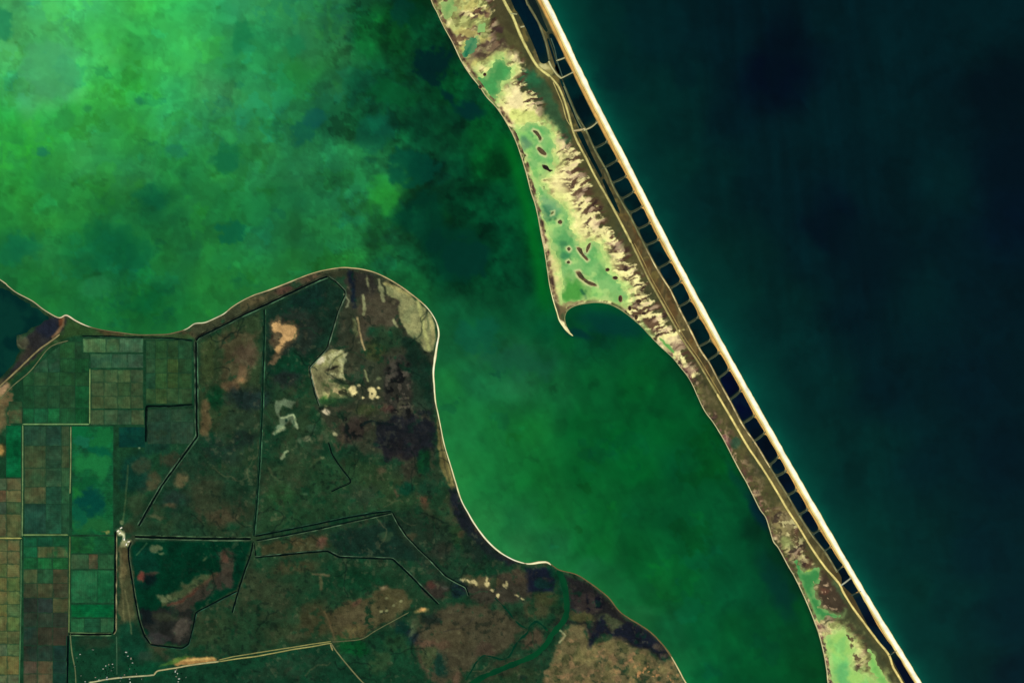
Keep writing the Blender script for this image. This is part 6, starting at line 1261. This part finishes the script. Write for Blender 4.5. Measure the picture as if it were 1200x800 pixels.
HOUSES = [(94, 766, 0, 0), (109, 760.5, 1, 2), (148, 763.5, 1, 0), (150, 768, 0, 0), (153.5, 771, 1, 1), (155.5, 776, 0, 0), (152, 783, 0, 2), (125.5, 795, 1, 0), (125.5, 792.8, 0, 0), (142, 793.3, 1, 0), (141, 797, 0, 2), (124, 779.5, 0, 0), (127.5, 778, 0, 1), (132, 777.5, 0, 0), (133, 781, 0, 2), (152, 794.8, 0, 0), (152.6, 799, 1, 0), (100, 798, 0, 0), (88, 780, 0, 2),
          (205.5, 786, 1, 0), (208, 788.5, 0, 0), (206.5, 792, 0, 1), (210, 794.5, 1, 0), (209, 798, 0, 0), (207, 784, 0, 1), (218, 793, 0, 2), (90, 770, 0, 2), (121, 783, 0, 0), (130.5, 785, 0, 2), (146, 790, 0, 1), (95, 791, 0, 2), (160, 789, 0, 2), (112, 793, 0, 1), (116, 796, 0, 0), (166, 795, 0, 2)]
RC = [(176, 182, 164), (140, 132, 110), (84, 102, 84)]
proto = {}
for big in (0, 1):
    for rc in (0, 1, 2):
        proto[(big, rc)] = None
GH = "houses of the village on the southern edge"
LH = ["white roofed house in the village by the southern street", "pale tan roofed house in the village by the southern street", "grey green roofed house in the village by the southern street"]
LHB = ["larger white roofed building in the village by the southern street", "larger tan roofed building in the village by the southern street", "larger grey green roofed building in the village by the southern street"]
rr = random.Random(3)
for x, y, big, rc in HOUSES:
    p = wx(np.array([x, y], float)); rz = math.radians(rr.choice((0, 8, 90, 82, 170)))
    if proto[(big, rc)] is None:
        t = house_parts(22 if big else 13, 13 if big else 9, 6 if big else 4, RC[rc], (140, 138, 122)); proto[(big, rc)] = t
        t.location = (p[0], p[1], 2.0); t.rotation_euler = (0, 0, rz)
    else:
        t = clone(proto[(big, rc)], (p[0], p[1], 2.0), rz)
    props(t, (LHB if big else LH)[rc], "house", GH)
BARNS = [(138.2, 621.5, 40), (140.5, 624, 40), (145.5, 631.5, 85), (151, 634, 10), (142, 618, 30), (148, 637.5, 80)]
LB = ["white barn north west of the sluice yard, beside the canal head", "white barn in the middle of the sluice yard", "white barn where the yard track meets the level dark canal", "small pale shed east of the yard, at the reservoir corner", "pale shed at the north tip of the sluice yard", "pale shed at the top of the dusty strip"]
bp_ = house_parts(26, 13, 5, (246, 240, 214), (220, 214, 190), "barn")
for i, (x, y, a) in enumerate(BARNS):
    p = wx(np.array([x, y], float)); t = bp_ if i == 0 else clone(bp_, (0, 0, 0), 0)
    t.location = (p[0], p[1], 2.0); t.rotation_euler = (0, 0, math.radians(a)); props(t, LB[i], "barn", "barns of the sluice farm")

# trees of the village: trunk and a ragged crown of leaf tufts
def tree_proto(seed):
    rn = random.Random(seed)
    t = bpy.data.objects.new("village_tree", None); COL.objects.link(t)
    V, F = [], []
    for k in range(2):
        for i in range(6):
            a_ = i * math.pi / 3; r = (.35, .15)[k]; V.append((r * math.cos(a_), r * math.sin(a_), (0, 5)[k]))
    F = [(i, (i + 1) % 6, 6 + (i + 1) % 6, 6 + i) for i in range(6)]
    link_mesh("trunk", np.array(V, float), F, np.broadcast_to(rgb((84, 66, 48)), (12, 3)), M_TRACK).parent = t
    V, F, C = [], [], []
    for j in range(90):
        th, ph = rn.uniform(0, 2 * math.pi), math.acos(rn.uniform(-.6, 1)); R = rn.uniform(.55, 1.0)
        c = Vector((5.2 * R * math.sin(ph) * math.cos(th), 5.2 * R * math.sin(ph) * math.sin(th), 6.5 + 4.6 * R * math.cos(ph)))
        ax = Vector((rn.uniform(-1, 1), rn.uniform(-1, 1), rn.uniform(-.3, 1))).normalized(); u = ax.orthogonal().normalized(); v = ax.cross(u); s_ = rn.uniform(.7, 1.5); b0 = len(V)
        for q in range(5): V.append(tuple(c + (u * math.cos(q * 1.2566) + v * math.sin(q * 1.2566)) * s_))
        F.append(tuple(range(b0, b0 + 5))); col = [(6, 48, 32), (14, 62, 36), (4, 40, 28)][j % 3]; C += [rgb(col)] * 5
    link_mesh("crown", np.array(V, float), F, np.array(C), M_LEAF).parent = t
    return t
TREES = [(124, 784), (124.6, 786), (125, 788), (124.5, 790), (126, 783), (127.5, 786), (128, 789), (129, 782), (132.5, 784), (133, 787), (134, 790), (120, 787), (118, 783), (149, 786), (151, 780), (155, 781), (148, 772), (146, 767), (152, 764), (157, 772), (111, 786), (107, 778), (101, 784), (98, 775), (113, 766), (91, 775), (158, 784), (161, 780), (144, 800), (135, 799), (213, 789), (203, 789), (214, 797), (170, 787), (128, 799), (118, 792)]
tp = [tree_proto(1), tree_proto(2)]
for i, (x, y) in enumerate(TREES):
    p = wx(np.array([x, y], float)); t = tp[i] if i < 2 else clone(tp[i % 2], (0, 0, 0), 0)
    s_ = rr.uniform(.8, 1.5); t.location = (p[0], p[1], 1.9); t.rotation_euler = (0, 0, rr.uniform(0, 6)); t.scale = (s_, s_, s_)
    props(t, "dark green leafy tree among the houses of the southern village", "tree", "trees among the village houses")
